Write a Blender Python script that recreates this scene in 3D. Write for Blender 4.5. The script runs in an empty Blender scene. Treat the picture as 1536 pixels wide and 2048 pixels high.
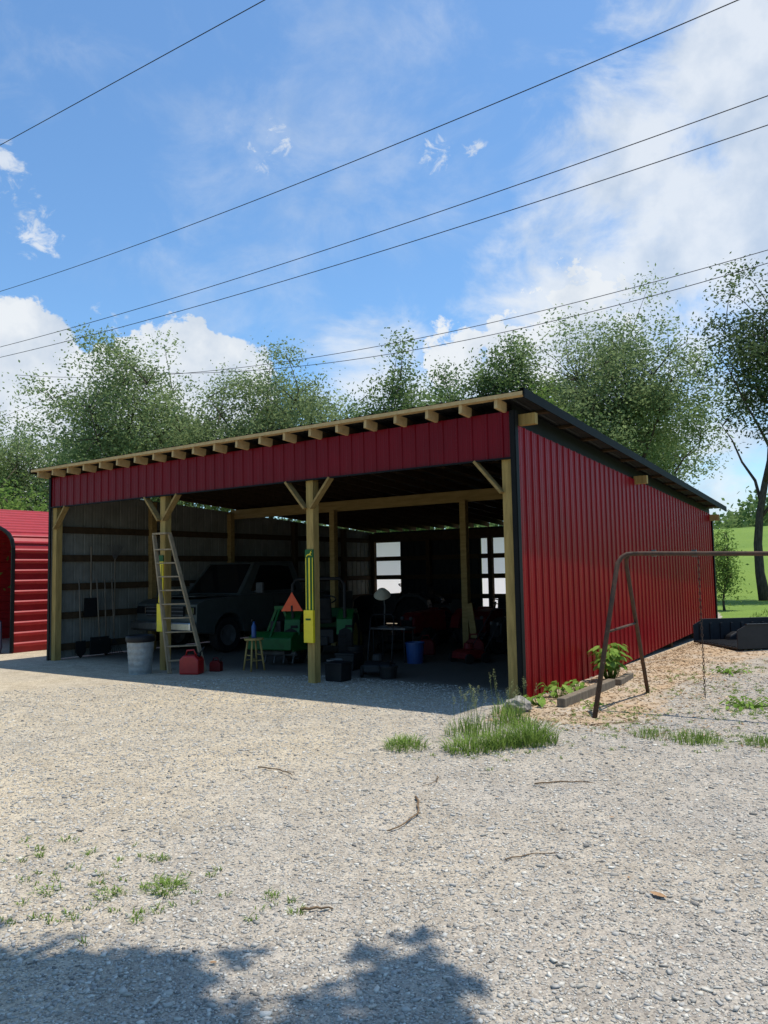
import bpy, math, random
import numpy as np
from mathutils import Matrix, Vector
random.seed(7); RNG=np.random.default_rng(7)
S=bpy.context.scene; COL=S.collection
S.view_settings.view_transform='Standard'; S.view_settings.look='None'; S.view_settings.exposure=0
# ---------------------------------------------------------------- camera
cd=bpy.data.cameras.new("camera"); cam=bpy.data.objects.new("camera",cd); COL.objects.link(cam); S.camera=cam
cd.sensor_fit='VERTICAL'; cd.sensor_height=36; cd.sensor_width=27; cd.lens=27.03; cd.clip_end=3000; cd.clip_start=0.05
cam.matrix_world=Matrix.Translation((4.298,-9.208,1.7))@Matrix.Rotation(math.radians(34.7),4,'Z')@Matrix.Rotation(math.radians(94.4),4,'X')@Matrix.Rotation(math.radians(-1.1),4,'Z')
def LD(lat,dep,z=0): # ground axes turned with the barn
    return Vector((4.298+.822*lat-.569*dep,-9.208+.569*lat+.822*dep,z))
# ---------------------------------------------------------------- materials
def newmat(name):
    m=bpy.data.materials.new(name); m.use_nodes=True; nt=m.node_tree
    return m,nt,nt.nodes,nt.links,nt.nodes["Principled BSDF"]
def pm(name,c1,c2=None,scale=6,rough=.6,metal=0,bump=0,bscale=40,stretch=(1,1,1),spec=.5,lo=.35,hi=.65):
    m,nt,N,L,P=newmat(name)
    c2=c2 or tuple(x*.75 for x in c1)
    tc=N.new("ShaderNodeTexCoord"); mp=N.new("ShaderNodeMapping"); mp.inputs["Scale"].default_value=stretch
    L.new(tc.outputs["Object"],mp.inputs[0])
    n=N.new("ShaderNodeTexNoise"); n.inputs["Scale"].default_value=scale; n.inputs["Detail"].default_value=4; n.inputs["Roughness"].default_value=.65
    L.new(mp.outputs[0],n.inputs["Vector"])
    r=N.new("ShaderNodeValToRGB"); r.color_ramp.elements[0].position=lo; r.color_ramp.elements[1].position=hi
    r.color_ramp.elements[0].color=(*c1,1); r.color_ramp.elements[1].color=(*c2,1)
    L.new(n.outputs[0],r.inputs[0]); L.new(r.outputs[0],P.inputs["Base Color"])
    P.inputs["Roughness"].default_value=rough; P.inputs["Metallic"].default_value=metal; P.inputs["Specular IOR Level"].default_value=spec
    if bump:
        b=N.new("ShaderNodeBump"); b.inputs["Strength"].default_value=bump; b.inputs["Distance"].default_value=.01
        n2=N.new("ShaderNodeTexNoise"); n2.inputs["Scale"].default_value=bscale; n2.inputs["Detail"].default_value=3
        L.new(mp.outputs[0],n2.inputs["Vector"]); L.new(n2.outputs[0],b.inputs["Height"]); L.new(b.outputs[0],P.inputs["Normal"])
    return m
M={}
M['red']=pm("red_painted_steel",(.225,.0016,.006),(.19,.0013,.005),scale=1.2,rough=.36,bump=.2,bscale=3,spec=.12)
M['redh']=pm("shaded_red_painted_steel",(.145,.0011,.006),(.118,.0009,.005),scale=1.2,rough=.34,bump=.25,bscale=3,spec=.14)  # same red steel as the side wall, front shade put into the colour
M['white']=pm("shade_dimmed_back_of_steel",(.20,.20,.175),(.14,.14,.12),scale=2,rough=.6,spec=.2)  # white inner face, greyed in colour to carry the barn's shade
M['ceil']=pm("shade_darkened_inner_steel",(.022,.023,.024),(.015,.016,.017),scale=3,rough=.6,spec=.2)  # roof underside and back wall inside, interior shade painted into the colour
M['roof']=pm("dark_roof_steel",(.006,.008,.008),(.008,.010,.010),rough=.6,spec=.06)
M['black']=pm("black_trim",(.005,.006,.006),(.008,.008,.009),rough=.55,spec=.12)
M['wood']=pm("treated_pine",(.40,.275,.095),(.26,.18,.06),scale=3,rough=.8,bump=.3,bscale=20,stretch=(6,6,.8),spec=.15)
M['woodx']=pm("treated_pine_lengthwise",(.30,.205,.08),(.21,.14,.05),scale=3,rough=.8,bump=.3,bscale=20,stretch=(.8,6,6),spec=.15)
M['woody']=pm("treated_pine_rafter",(.52,.38,.19),(.40,.28,.13),scale=3,rough=.8,stretch=(3,3,3),spec=.15)
M['girt']=pm("shade_darkened_brown_lumber",(.07,.045,.025),(.045,.03,.017),scale=3,rough=.85,stretch=(3,3,3),spec=.1)  # brown lumber with interior shade painted into its colour
M['oldwood']=pm("weathered_wood",(.22,.18,.13),(.13,.105,.08),scale=5,rough=.9,stretch=(4,4,1),spec=.1)
M['ladder']=pm("weathered_ladder_wood",(.33,.26,.17),(.21,.165,.105),scale=5,rough=.85,stretch=(4,4,1),spec=.1)
M['galv']=pm("galvanised_tin",(.30,.32,.31),(.21,.22,.22),scale=9,rough=.5,metal=.2)
M['green']=pm("tractor_green",(.008,.09,.017),(.006,.06,.012),rough=.45,spec=.25)
M['yellow']=pm("yellow_paint",(.80,.62,.01),(.70,.52,.01),rough=.45)
M['yellowd']=pm("dark_yellow_paint",(.16,.12,.012),(.1,.08,.012),rough=.7)  # darker yellow than the sign paint, for wheel rims
M['rubber']=pm("rubber",(.013,.013,.013),(.02,.019,.018),rough=.85,bump=.3,spec=.1)
M['redp']=pm("red_plastic",(.36,.010,.010),(.28,.008,.008),rough=.4)
M['redd']=pm("dusty_red_paint",(.14,.008,.008),(.09,.007,.007),rough=.55,spec=.2)
M['orange']=pm("orange_reflector",(.85,.10,.01),(.75,.07,.01),rough=.5)
M['blue']=pm("blue_plastic",(.012,.06,.20),(.01,.045,.15),rough=.45)
M['dark']=pm("dark_plastic",(.008,.008,.009),(.013,.013,.013),rough=.55,spec=.25)
M['liner']=pm("black_liner_plastic",(.012,.013,.015),(.02,.02,.022),rough=.45,spec=.3)
M['beige']=pm("beige_plastic",(.40,.36,.26),(.32,.28,.2),rough=.6)
M['steel']=pm("dusty_bare_steel",(.13,.13,.13),(.08,.075,.07),rough=.6,metal=.3,spec=.3)
M['chrome']=pm("chrome",(.5,.5,.5),(.38,.38,.38),rough=.3,metal=1)
M['truck']=pm("grey_green_car_paint",(.052,.060,.057),(.04,.047,.044),rough=.33,spec=.4)
M['glass']=pm("dark_window_glass",(.006,.007,.008),(.009,.01,.011),rough=.1,spec=.5)
M['rust']=pm("rusty_brown_pipe",(.055,.038,.028),(.10,.055,.035),scale=14,rough=.75,bump=.3,spec=.2)
M['lettering']=pm("white_lettering",(.75,.75,.72),rough=.6)
M['carport']=pm("carport_faded_red_steel",(.36,.018,.022),(.30,.015,.018),rough=.42,spec=.4)
M['rock']=pm("field_stone",(.36,.33,.28),(.25,.22,.18),scale=9,rough=.9,bump=.6,bscale=18)
M['bark']=pm("bark",(.095,.078,.06),(.045,.036,.028),scale=8,rough=.95,bump=.8,bscale=14,stretch=(3,3,.6),spec=.1)
M['stick']=pm("dead_wood",(.22,.15,.09),(.12,.08,.05),scale=20,rough=.9,spec=.1)
M['stem']=pm("green_stem",(.14,.18,.06),(.1,.13,.04),scale=20,rough=.9,spec=.1)
M['navy']=pm("navy_sack",(.02,.025,.06),(.03,.03,.05),rough=.5)
M['brownpl']=pm("brown_leaf",(.36,.21,.10),(.25,.14,.06),scale=30,rough=.8)
def fiberglass():
    m,nt,N,L,P=newmat("white_translucent_panel")
    tr=N.new("ShaderNodeBsdfTranslucent"); tr.inputs[0].default_value=(1,.98,1,1)
    P.inputs["Base Color"].default_value=(.8,.82,.83,1); P.inputs["Roughness"].default_value=.4
    w=N.new("ShaderNodeTexWave"); w.inputs["Scale"].default_value=4.4; tc=N.new("ShaderNodeTexCoord"); L.new(tc.outputs["Object"],w.inputs[0])
    b=N.new("ShaderNodeBump"); b.inputs["Strength"].default_value=.5; L.new(w.outputs["Fac"],b.inputs["Height"]); L.new(b.outputs[0],P.inputs["Normal"]); L.new(b.outputs[0],tr.inputs["Normal"])
    mx=N.new("ShaderNodeMixShader"); mx.inputs[0].default_value=.97
    L.new(P.outputs[0],mx.inputs[1]); L.new(tr.outputs[0],mx.inputs[2]); L.new(mx.outputs[0],N["Material Output"].inputs[0]); return m
M['fiber']=fiberglass()
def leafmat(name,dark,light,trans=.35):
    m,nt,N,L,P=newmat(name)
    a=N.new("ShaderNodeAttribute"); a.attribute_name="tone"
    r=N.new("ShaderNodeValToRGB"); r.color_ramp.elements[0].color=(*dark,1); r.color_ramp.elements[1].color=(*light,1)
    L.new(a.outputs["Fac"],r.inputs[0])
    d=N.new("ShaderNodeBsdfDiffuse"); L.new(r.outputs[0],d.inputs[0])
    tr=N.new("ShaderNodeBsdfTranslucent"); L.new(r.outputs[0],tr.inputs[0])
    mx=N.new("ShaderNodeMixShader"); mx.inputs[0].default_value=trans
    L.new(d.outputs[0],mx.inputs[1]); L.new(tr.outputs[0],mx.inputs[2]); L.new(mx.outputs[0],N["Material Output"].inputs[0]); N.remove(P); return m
M['leafA']=leafmat("locust_foliage",(.15,.20,.09),(.27,.345,.155),.5)
M['leafB']=leafmat("dark_foliage",(.085,.135,.05),(.19,.27,.10),.45)
M['leafC']=leafmat("bright_foliage",(.11,.19,.04),(.25,.36,.09),.45)
M['leafD']=leafmat("deep_green_foliage",(.055,.085,.04),(.14,.19,.08),.45)  # darkest of the leaf greens
M['grass']=leafmat("grass_blades",(.09,.15,.03),(.27,.38,.09),.35)
M['seed']=leafmat("seed_heads",(.22,.24,.10),(.36,.36,.18),.2)
M['hosta']=leafmat("broad_leaves",(.10,.20,.03),(.28,.40,.09),.35)
# ---------------------------------------------------------------- mesh builder
class B:
    def __init__(s): s.v=[];s.f=[];s.m=[]
    def add(s,vs,fs,mi=0):
        o=len(s.v); s.v+=[tuple(v) for v in vs]; s.f+=[tuple(i+o for i in f) for f in fs]; s.m+=[mi]*len(fs); return s
    def box(s,c,d,mi=0,R=None):
        c=Vector(c); vs=[]
        for x in(-.5,.5):
            for y in(-.5,.5):
                for z in(-.5,.5):
                    p=Vector((x*d[0],y*d[1],z*d[2]))
                    if R: p=R@p
                    vs.append(c+p)
        return s.add(vs,[(0,1,3,2),(4,6,7,5),(0,4,5,1),(2,3,7,6),(0,2,6,4),(1,5,7,3)],mi)
    def beam(s,p,q,w,h,mi=0,up=(0,0,1)):
        p=Vector(p);q=Vector(q);d=(q-p); l=d.length; d.normalize(); u=Vector(up)
        if abs(d.dot(u))>.98: u=Vector((0,1,0))
        x=d.cross(u).normalized(); z=x.cross(d)
        R=Matrix((x,d,z)).transposed()
        return s.box((p+q)/2,(w,l,h),mi,R)
    def cyl(s,p,q,r,r2=None,n=12,mi=0,caps=True):
        p=Vector(p);q=Vector(q);d=(q-p).normalized(); r2=r if r2 is None else r2
        a=d.orthogonal().normalized(); b=d.cross(a)
        vs=[];fs=[]
        for k in range(n):
            t=2*math.pi*k/n; e=a*math.cos(t)+b*math.sin(t); vs+= [p+e*r,q+e*r2]
        for k in range(n):
            j=(k+1)%n; fs.append((2*k,2*j,2*j+1,2*k+1))
        if caps: fs+= [tuple(2*k for k in range(n))[::-1],tuple(2*k+1 for k in range(n))]
        return s.add(vs,fs,mi)
    def tube(s,pts,r,n=8,mi=0):
        pts=[Vector(p) for p in pts]; m=len(pts); rs=r if isinstance(r,(list,tuple)) else [r]*m
        a=None; vs=[];fs=[]
        for i,p in enumerate(pts):
            d=(pts[min(i+1,m-1)]-pts[max(i-1,0)]).normalized()
            if a is None: a=d.orthogonal().normalized()
            a=(a-d*a.dot(d)).normalized(); b=d.cross(a)
            for k in range(n):
                t=2*math.pi*k/n; vs.append(p+(a*math.cos(t)+b*math.sin(t))*rs[i])
        for i in range(m-1):
            for k in range(n):
                j=(k+1)%n; fs.append((i*n+k,i*n+j,(i+1)*n+j,(i+1)*n+k))
        fs+=[tuple(range(n))[::-1],tuple((m-1)*n+k for k in range(n))]
        return s.add(vs,fs,mi)
    def lathe(s,prof,c=(0,0,0),n=20,mi=0,axis='Z'):
        vs=[];fs=[];m=len(prof)
        for k in range(n):
            t=2*math.pi*k/n
            for r,z in prof:
                p=(r*math.cos(t),r*math.sin(t),z) if axis=='Z' else (z,r*math.cos(t),r*math.sin(t))
                vs.append((p[0]+c[0],p[1]+c[1],p[2]+c[2]))
        for k in range(n):
            j=(k+1)%n
            for i in range(m-1): fs.append((k*m+i,j*m+i,j*m+i+1,k*m+i+1))
        return s.add(vs,fs,mi)
    def prism(s,poly,a,b,axis='X',mi=0):
        def P(u,v,w): return (w,u,v) if axis=='X' else ((u,w,v) if axis=='Y' else (u,v,w))
        n=len(poly); vs=[P(u,v,a) for u,v in poly]+[P(u,v,b) for u,v in poly]
        fs=[tuple(range(n))[::-1],tuple(range(n,2*n))]+[(k,(k+1)%n,(k+1)%n+n,k+n) for k in range(n)]
        return s.add(vs,fs,mi)
    def obj(s,name,mats,parent=None,loc=None,rot=0,bevel=0,smooth=False,label=None,cat=None):
        me=bpy.data.meshes.new(name); me.from_pydata(s.v,[],s.f)
        if not isinstance(mats,(list,tuple)): mats=[mats]
        for m in mats: me.materials.append(M[m] if isinstance(m,str) else m)
        me.polygons.foreach_set("material_index",s.m)
        if smooth: me.polygons.foreach_set("use_smooth",[True]*len(me.polygons))
        me.update()
        o=bpy.data.objects.new(name,me); COL.objects.link(o)
        if parent: o.parent=parent
        if loc is not None: o.location=loc
        if rot: o.rotation_euler[2]=rot
        if bevel:
            md=o.modifiers.new("bevel",'BEVEL'); md.width=bevel; md.segments=2; md.limit_method='ANGLE'
        if label: o["label"]=label
        if cat: o["category"]=cat
        return o
def thing(name,label,cat,loc=(0,0,0),rot=0,group=None):
    o=bpy.data.objects.new(name,None); o.empty_display_size=.3; COL.objects.link(o); o.location=loc; o.rotation_euler[2]=rot
    o["label"]=label; o["category"]=cat
    if group: o["group"]=group
    return o
def bigmesh(name,V,F,mat,tone=None,parent=None,loc=None,smooth=False):
    V=np.ascontiguousarray(V,dtype=np.float32); F=np.ascontiguousarray(F,dtype=np.int32)
    me=bpy.data.meshes.new(name); me.vertices.add(len(V)); me.vertices.foreach_set("co",V.ravel())
    m,k=F.shape; me.loops.add(m*k); me.loops.foreach_set("vertex_index",F.ravel())
    me.polygons.add(m); me.polygons.foreach_set("loop_start",np.arange(0,m*k,k,dtype=np.int32))
    if smooth: me.polygons.foreach_set("use_smooth",np.ones(m,dtype=bool))
    me.update(calc_edges=True)
    if tone is not None:
        a=me.attributes.new("tone",'FLOAT','POINT'); a.data.foreach_set("value",np.ascontiguousarray(tone,dtype=np.float32))
    me.materials.append(M[mat] if isinstance(mat,str) else mat)
    o=bpy.data.objects.new(name,me); COL.objects.link(o)
    if parent: o.parent=parent
    if loc is not None: o.location=loc
    return o
def sm(t):
    t=np.clip(t,0,1); return t*t*(3-2*t)
# ---------------------------------------------------------------- sky + sun
sv=Vector((.16,.235,1)).normalized()  # towards the sun
el=math.asin(sv.z); az=math.atan2(sv.x,sv.y)
W=bpy.data.worlds.new("World"); S.world=W; W.use_nodes=True; nt=W.node_tree; N=nt.nodes; L=nt.links
bg=N["Background"]; bg.inputs[1].default_value=.095
sky=N.new("ShaderNodeTexSky"); sky.sky_type='NISHITA'; sky.sun_disc=False; sky.sun_elevation=el; sky.sun_rotation=az
sky.air_density=1.0; sky.dust_density=.6; sky.ozone_density=2.0
tc=N.new("ShaderNodeTexCoord")
def azel(a,e):
    a=math.radians(a);e=math.radians(e); return (-math.sin(a)*math.cos(e),math.cos(a)*math.cos(e),math.sin(e))
def math_(op,a,b=None,c=None):
    n=N.new("ShaderNodeMath"); n.operation=op
    for i,x in enumerate((a,b,c)):
        if x is None: continue
        if isinstance(x,(int,float)): n.inputs[i].default_value=x
        else: L.new(x,n.inputs[i])
    return n.outputs[0]
def mrange(x,a,b,c=0,d=1,kind='SMOOTHSTEP'):
    n=N.new("ShaderNodeMapRange"); n.interpolation_type=kind; L.new(x,n.inputs[0])
    for i,v in enumerate((a,b,c,d)): n.inputs[i+1].default_value=v
    return n.outputs[0]
def blob(a,e,r0,r1,w=1):
    n=N.new("ShaderNodeVectorMath"); n.operation='DOT_PRODUCT'; L.new(tc.outputs["Generated"],n.inputs[0]); n.inputs[1].default_value=azel(a,e)
    return mrange(n.outputs["Value"],math.cos(math.radians(r1)),math.cos(math.radians(r0)),0,w,'LINEAR')
def maxall(l):
    o=l[0]
    for x in l[1:]: o=math_('MAXIMUM',o,x)
    return o
def noise(scale,det,rough,dist,st=(1,1,1)):
    mp=N.new("ShaderNodeMapping"); mp.inputs["Scale"].default_value=st; L.new(tc.outputs["Generated"],mp.inputs[0])
    n=N.new("ShaderNodeTexNoise"); n.inputs["Scale"].default_value=scale; n.inputs["Detail"].default_value=det; n.inputs["Roughness"].default_value=rough; n.inputs["Distortion"].default_value=dist
    L.new(mp.outputs[0],n.inputs["Vector"]); return n.outputs[0]
n1=noise(20,8,.62,.15,(1,1,1.3)); n2=noise(7,8,.62,.4,(1,1,1.5)); n3=noise(14,5,.55,0); n4=noise(34,7,.64,.5,(1,1,1.5))
cum=maxall([blob(61,13.6,0,6.5,1.15),blob(60,9.5,0,8,1.15),blob(49.8,14.3,0,5.0,1.3),blob(46,13.6,0,4.8,1.3),blob(53,13.2,0,4.4,1.2),blob(50,11,0,8,1.1),blob(58,7,0,10),
            blob(29,15.5,0,4,.85),blob(24,15.5,0,5,.9),blob(20,17,0,6,.85)])
dc=mrange(math_('ADD',cum,math_('MULTIPLY',math_('SUBTRACT',n1,.5),2.2)),.42,.62,0,.97)
dc=math_('MULTIPLY',dc,mrange(cum,.05,.35))
puff=maxall([blob(59.3,23.3,0,2.6,1.0),blob(62.2,26.3,0,2.5,1.15),blob(42.6,29.3,0,2.8,.8),blob(30.3,29.2,0,2.0,.75),blob(27.3,29.3,0,1.2,.75),blob(54.5,17.5,0,2,.65)])
dp=mrange(math_('ADD',puff,math_('MULTIPLY',math_('SUBTRACT',n4,.5),3.6)),.62,1.3,0,.76)
dp=math_('MULTIPLY',dp,mrange(puff,.02,.3))
wis=maxall([blob(9,28,2,15),blob(13,22,2,12),blob(6,20,4,15),blob(18,17.5,0,9,.95),blob(25,14.5,0,10,.85),blob(4,34,3,12,.9),blob(33,13,0,10,.75),blob(15,12,3,15,.85),blob(17,28,0,8,.6)])
dw=mrange(math_('ADD',wis,math_('MULTIPLY',math_('SUBTRACT',n2,.5),2.3)),.22,1.0,0,.84)
thin=maxall([blob(38,30,3,16,.85),blob(36,37,3,10,.85),blob(62,34,3,9,.6),blob(45,22,4,14,.75),blob(20,38,3,12,.65)])
dt=mrange(math_('ADD',thin,math_('MULTIPLY',math_('SUBTRACT',n2,.5),2.8)),.38,1.6,0,.38)
den=maxall([dc,dw,dt,dp])
rp=N.new("ShaderNodeValToRGB"); rp.color_ramp.elements[0].position=.35; rp.color_ramp.elements[1].position=.60
rp.color_ramp.elements[0].color=(6.3,7.2,8.4,1); rp.color_ramp.elements[1].color=(9.0,9.4,9.8,1); L.new(n3,rp.inputs[0])
mul=N.new("ShaderNodeMix"); mul.data_type='RGBA'; mul.blend_type='MULTIPLY'; mul.inputs[0].default_value=1
L.new(sky.outputs[0],mul.inputs[6]); mul.inputs[7].default_value=(1.30,1.74,1.98,1)
mx=N.new("ShaderNodeMix"); mx.data_type='RGBA'; L.new(den,mx.inputs[0]); L.new(mul.outputs[2],mx.inputs[6]); L.new(rp.outputs[0],mx.inputs[7])
L.new(mx.outputs[2],bg.inputs[0])
sd=bpy.data.lights.new("sun",'SUN'); sd.energy=5.0; sd.angle=math.radians(.53); sd.color=(1,.94,.84)
so=bpy.data.objects.new("sun",sd); COL.objects.link(so); so.rotation_euler=(-sv).to_track_quat('-Z','Y').to_euler(); so.location=(10,20,40)
# ---------------------------------------------------------------- ground
D=11.5; WX=10.5
def Hn(x,y):
    x=np.asarray(x,float);y=np.asarray(y,float)
    a=.28*sm((y-1)/11)*sm((x-.02)/.8); b=.28*sm((y-12.3)/3)*(1-sm((x-.02)/.8))
    hill=6.2*sm((y-24)/80)+.25*np.sin(x*.11+1)*sm((y-20)/30)+.18*np.sin(y*.17+x*.05)*sm((y-20)/30)
    small=.02*np.sin(x*1.3+y*.7)*sm((-1.5-y)/2)
    return a+b+hill+small
def Hh(x,y): return float(Hn(x,y))
def axis(lo,a,b,hi,st):
    core=list(np.arange(a,b+1e-6,st)); o=[];s=st;p=a
    while p>lo: s*=1.25;p-=s;o.append(p)
    q=[];s=st;p=b
    while p<hi: s*=1.25;p+=s;q.append(p)
    return np.array(o[::-1]+core+q)
gx_=axis(-900,-16,8,900,.14); gy_=axis(-400,-10,15,1400,.14)
XX,YY=np.meshgrid(gx_,gy_); ZZ=Hn(XX,YY)
V=np.stack([XX.ravel(),YY.ravel(),ZZ.ravel()],1); nx=len(gx_); ny=len(gy_)
idx=np.arange(nx*ny).reshape(ny,nx); F=np.stack([idx[:-1,:-1].ravel(),idx[:-1,1:].ravel(),idx[1:,1:].ravel(),idx[1:,:-1].ravel()],1)
wob=.25*np.sin(XX*1.7+YY*.9)+.2*np.sin(XX*.8-YY*2.3+1)+.1*np.sin(XX*5+YY*4)
mul_=sm((2.3+wob-XX)/1.4)*sm((XX+.05)/.1)*sm((YY+1.4+wob*.5)/.8)*(1-sm((YY-13)/1.5))
gr=np.maximum(sm((YY+wob-12.0-4*sm((.0-XX)/1.0))/1.0),sm((-17.5+wob-XX)/1.5)); gr=np.maximum(gr,sm((XX-14)/3)*sm((YY-6)/2))
patch=lambda cx,cy,r:np.exp(-((XX-cx)**2+(YY-cy)**2)/(r*r))
ft=np.clip(.6*patch(.75,-6.45,.3)+.5*patch(.3,-7,.4)+.45*patch(1.5,-6.2,.15)+.45*patch(0,-6.2,.3)+.9*patch(2.5,-1.2,.4)+.7*patch(.8,-2.6,.5)+.6*patch(2.7,.6,.5)+.5*patch(1.6,-.6,.6)+.5*patch(1.6,2.8,.5),0,1)
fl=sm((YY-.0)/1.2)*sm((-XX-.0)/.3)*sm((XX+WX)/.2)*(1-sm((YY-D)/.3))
warm=sm((2.6-XX-YY*.1+wob)/6)
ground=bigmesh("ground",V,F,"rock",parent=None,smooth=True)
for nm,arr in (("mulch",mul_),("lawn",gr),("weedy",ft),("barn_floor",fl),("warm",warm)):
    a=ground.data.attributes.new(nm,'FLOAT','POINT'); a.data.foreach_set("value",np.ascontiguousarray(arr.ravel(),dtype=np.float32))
ground["kind"]="structure"
STONES=[(0,(.19,.178,.16)),(.14,(.325,.305,.27)),(.38,(.44,.41,.35)),(.62,(.395,.38,.35)),(.82,(.51,.475,.405)),(.95,(.61,.575,.50))]
def groundmat():
    m,nt,N,L,P=newmat("gravel_and_grass_ground")
    tc=N.new("ShaderNodeTexCoord"); 
    def nz(scale,det=6,rough=.6):
        n=N.new("ShaderNodeTexNoise"); n.inputs["Scale"].default_value=scale; n.inputs["Detail"].default_value=det; n.inputs["Roughness"].default_value=rough
        L.new(tc.outputs["Object"],n.inputs["Vector"]); return n.outputs[0]
    def ramp(src,els,const=False):
        r=N.new("ShaderNodeValToRGB"); cr=r.color_ramp
        if const: cr.interpolation='CONSTANT'
        while len(cr.elements)<len(els): cr.elements.new(.5)
        for e,(p,c) in zip(cr.elements,els): e.position=p; e.color=(*c,1)
        L.new(src,r.inputs[0]); return r.outputs[0]
    def mix(f,a,b,bt='MIX'):
        n=N.new("ShaderNodeMix"); n.data_type='RGBA'; n.blend_type=bt
        if isinstance(f,(int,float)): n.inputs[0].default_value=f
        else: L.new(f,n.inputs[0])
        for i,x in ((6,a),(7,b)):
            if isinstance(x,tuple): n.inputs[i].default_value=(*x,1)
            else: L.new(x,n.inputs[i])
        return n.outputs[2]
    def mt(op,a,b):
        n=N.new("ShaderNodeMath"); n.operation=op; n.use_clamp=True
        for i,x in enumerate((a,b)):
            if isinstance(x,(int,float)): n.inputs[i].default_value=x
            else: L.new(x,n.inputs[i])
        return n.outputs[0]
    def att(n):
        a=N.new("ShaderNodeAttribute"); a.attribute_name=n; return a.outputs["Fac"]
    v1=N.new("ShaderNodeTexVoronoi"); v1.inputs["Scale"].default_value=115; L.new(tc.outputs["Object"],v1.inputs["Vector"])
    sep=N.new("ShaderNodeSeparateColor"); L.new(v1.outputs["Color"],sep.inputs[0])
    stone=ramp(sep.outputs[0],STONES,True)
    stone=mix(mt('MULTIPLY',nz(120,2),.5),stone,(.42,.385,.325))
    stone=mix(1,stone,ramp(att("warm"),[(0,(.92,.91,.92)),(1,(1.10,1.05,.95))]),'MULTIPLY')
    stone=mix(1,stone,ramp(nz(.35,4),[(.35,(1.08,1.03,.95)),(.62,(.94,.93,.93))]),'MULTIPLY')
    stone=mix(1,stone,ramp(nz(2.2,5,.7),[(.33,(.83,.81,.78)),(.6,(1.06,1.05,1.03))]),'MULTIPLY')
    stone=mix(1,stone,ramp(nz(9,5,.75),[(.33,(.80,.79,.78)),(.6,(1.06,1.06,1.05))]),'MULTIPLY')
    dirt=ramp(nz(1.1,6,.65),[(.57,(0,0,0)),(.74,(.32,.32,.32))])
    stone=mix(dirt,stone,(.34,.26,.18))
    stone=mix(mt('MULTIPLY',att("barn_floor"),.92),stone,(.085,.073,.06))  # dark dirt floor, deepened further with painted barn shade
    chips=ramp(nz(60,5,.75),[(.3,(.16,.10,.055)),(.46,(.34,.23,.135)),(.56,(.48,.355,.225)),(.7,(.64,.52,.37))])
    chips=mix(ramp(nz(1.7,5,.7),[(.42,(0,0,0)),(.62,(.75,.75,.75))]),chips,(.44,.385,.31))
    grass=ramp(nz(30,6,.75),[(.3,(.07,.12,.02)),(.5,(.13,.21,.04)),(.7,(.22,.30,.07))])
    grass=mix(ramp(nz(.12,4),[(.4,(0,0,0)),(.65,(.6,.6,.6))]),grass,(.19,.27,.05))
    col=mix(ramp(mt('ADD',att("mulch"),mt('MULTIPLY',mt('SUBTRACT',nz(6,6,.7),.5),1.6)),[(.38,(0,0,0)),(.66,(1,1,1))]),stone,chips)
    wd=ramp(mt('MULTIPLY',att("weedy"),nz(14,6,.75)),[(.30,(0,0,0)),(.42,(.8,.8,.8))])
    col=mix(wd,col,(.17,.20,.08))
    col=mix(ramp(mt('ADD',att("lawn"),mt('MULTIPLY',mt('SUBTRACT',nz(5,5,.7),.5),.8)),[(.4,(0,0,0)),(.6,(1,1,1))]),col,grass)
    L.new(col,P.inputs["Base Color"]); P.inputs["Roughness"].default_value=.95; P.inputs["Specular IOR Level"].default_value=.1
    h=mt('SUBTRACT',1,v1.outputs["Distance"]); 
    b1=N.new("ShaderNodeBump"); b1.inputs["Strength"].default_value=.5; b1.inputs["Distance"].default_value=.005; L.new(h,b1.inputs["Height"])
    b2=N.new("ShaderNodeBump"); b2.inputs["Strength"].default_value=.3; b2.inputs["Distance"].default_value=.02; L.new(nz(20,5,.7),b2.inputs["Height"]); L.new(b1.outputs[0],b2.inputs["Normal"])
    L.new(b2.outputs[0],P.inputs["Normal"]); return m
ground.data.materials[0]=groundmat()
def stonemat():
    m,nt,N,L,P=newmat("loose_gravel_stone")
    a=N.new("ShaderNodeAttribute"); a.attribute_name="tone"
    r=N.new("ShaderNodeValToRGB"); cr=r.color_ramp; els=STONES
    while len(cr.elements)<6: cr.elements.new(.5)
    for e,(p,c) in zip(cr.elements,els): e.position=p;e.color=(*c,1)
    L.new(a.outputs["Fac"],r.inputs[0]); L.new(r.outputs[0],P.inputs["Base Color"]); P.inputs["Roughness"].default_value=.95; P.inputs["Specular IOR Level"].default_value=.1; return m
ns=160000
r=2+11*RNG.random(ns)**1.2; th=math.radians(34.7)+(RNG.random(ns)-.5)*math.radians(76)
sx=4.298-np.sin(th)*r; sy=-9.208+np.cos(th)*r
keep=~((sx>.1)&(sx<1.6)&(sy>-1.1))&~((sx<0)&(sy>.8)); sx=sx[keep];sy=sy[keep];rk=r[keep];n=len(sx)
cube=np.array([[x,y,z] for x in(-1,1) for y in(-1,1) for z in(-1,1)],float)
sz=np.clip(np.exp(RNG.normal(math.log(.0040),.44,n)),.0020,.014)*(1+.03*rk)
P_=cube[None]*(1+RNG.uniform(-.6,.3,(n,8,3)))*sz[:,None,None]*np.stack([RNG.uniform(.8,1.7,n),RNG.uniform(.6,1,n),RNG.uniform(.3,.6,n)],1)[:,None,:]
a1=RNG.uniform(0,6.28,n);a2=RNG.normal(0,.3,n)
c,s=np.cos(a2),np.sin(a2); y_=P_[:,:,1]*c[:,None]-P_[:,:,2]*s[:,None]; z_=P_[:,:,1]*s[:,None]+P_[:,:,2]*c[:,None]
c,s=np.cos(a1),np.sin(a1); x_=P_[:,:,0]*c[:,None]-y_*s[:,None]; y2=P_[:,:,0]*s[:,None]+y_*c[:,None]
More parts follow.
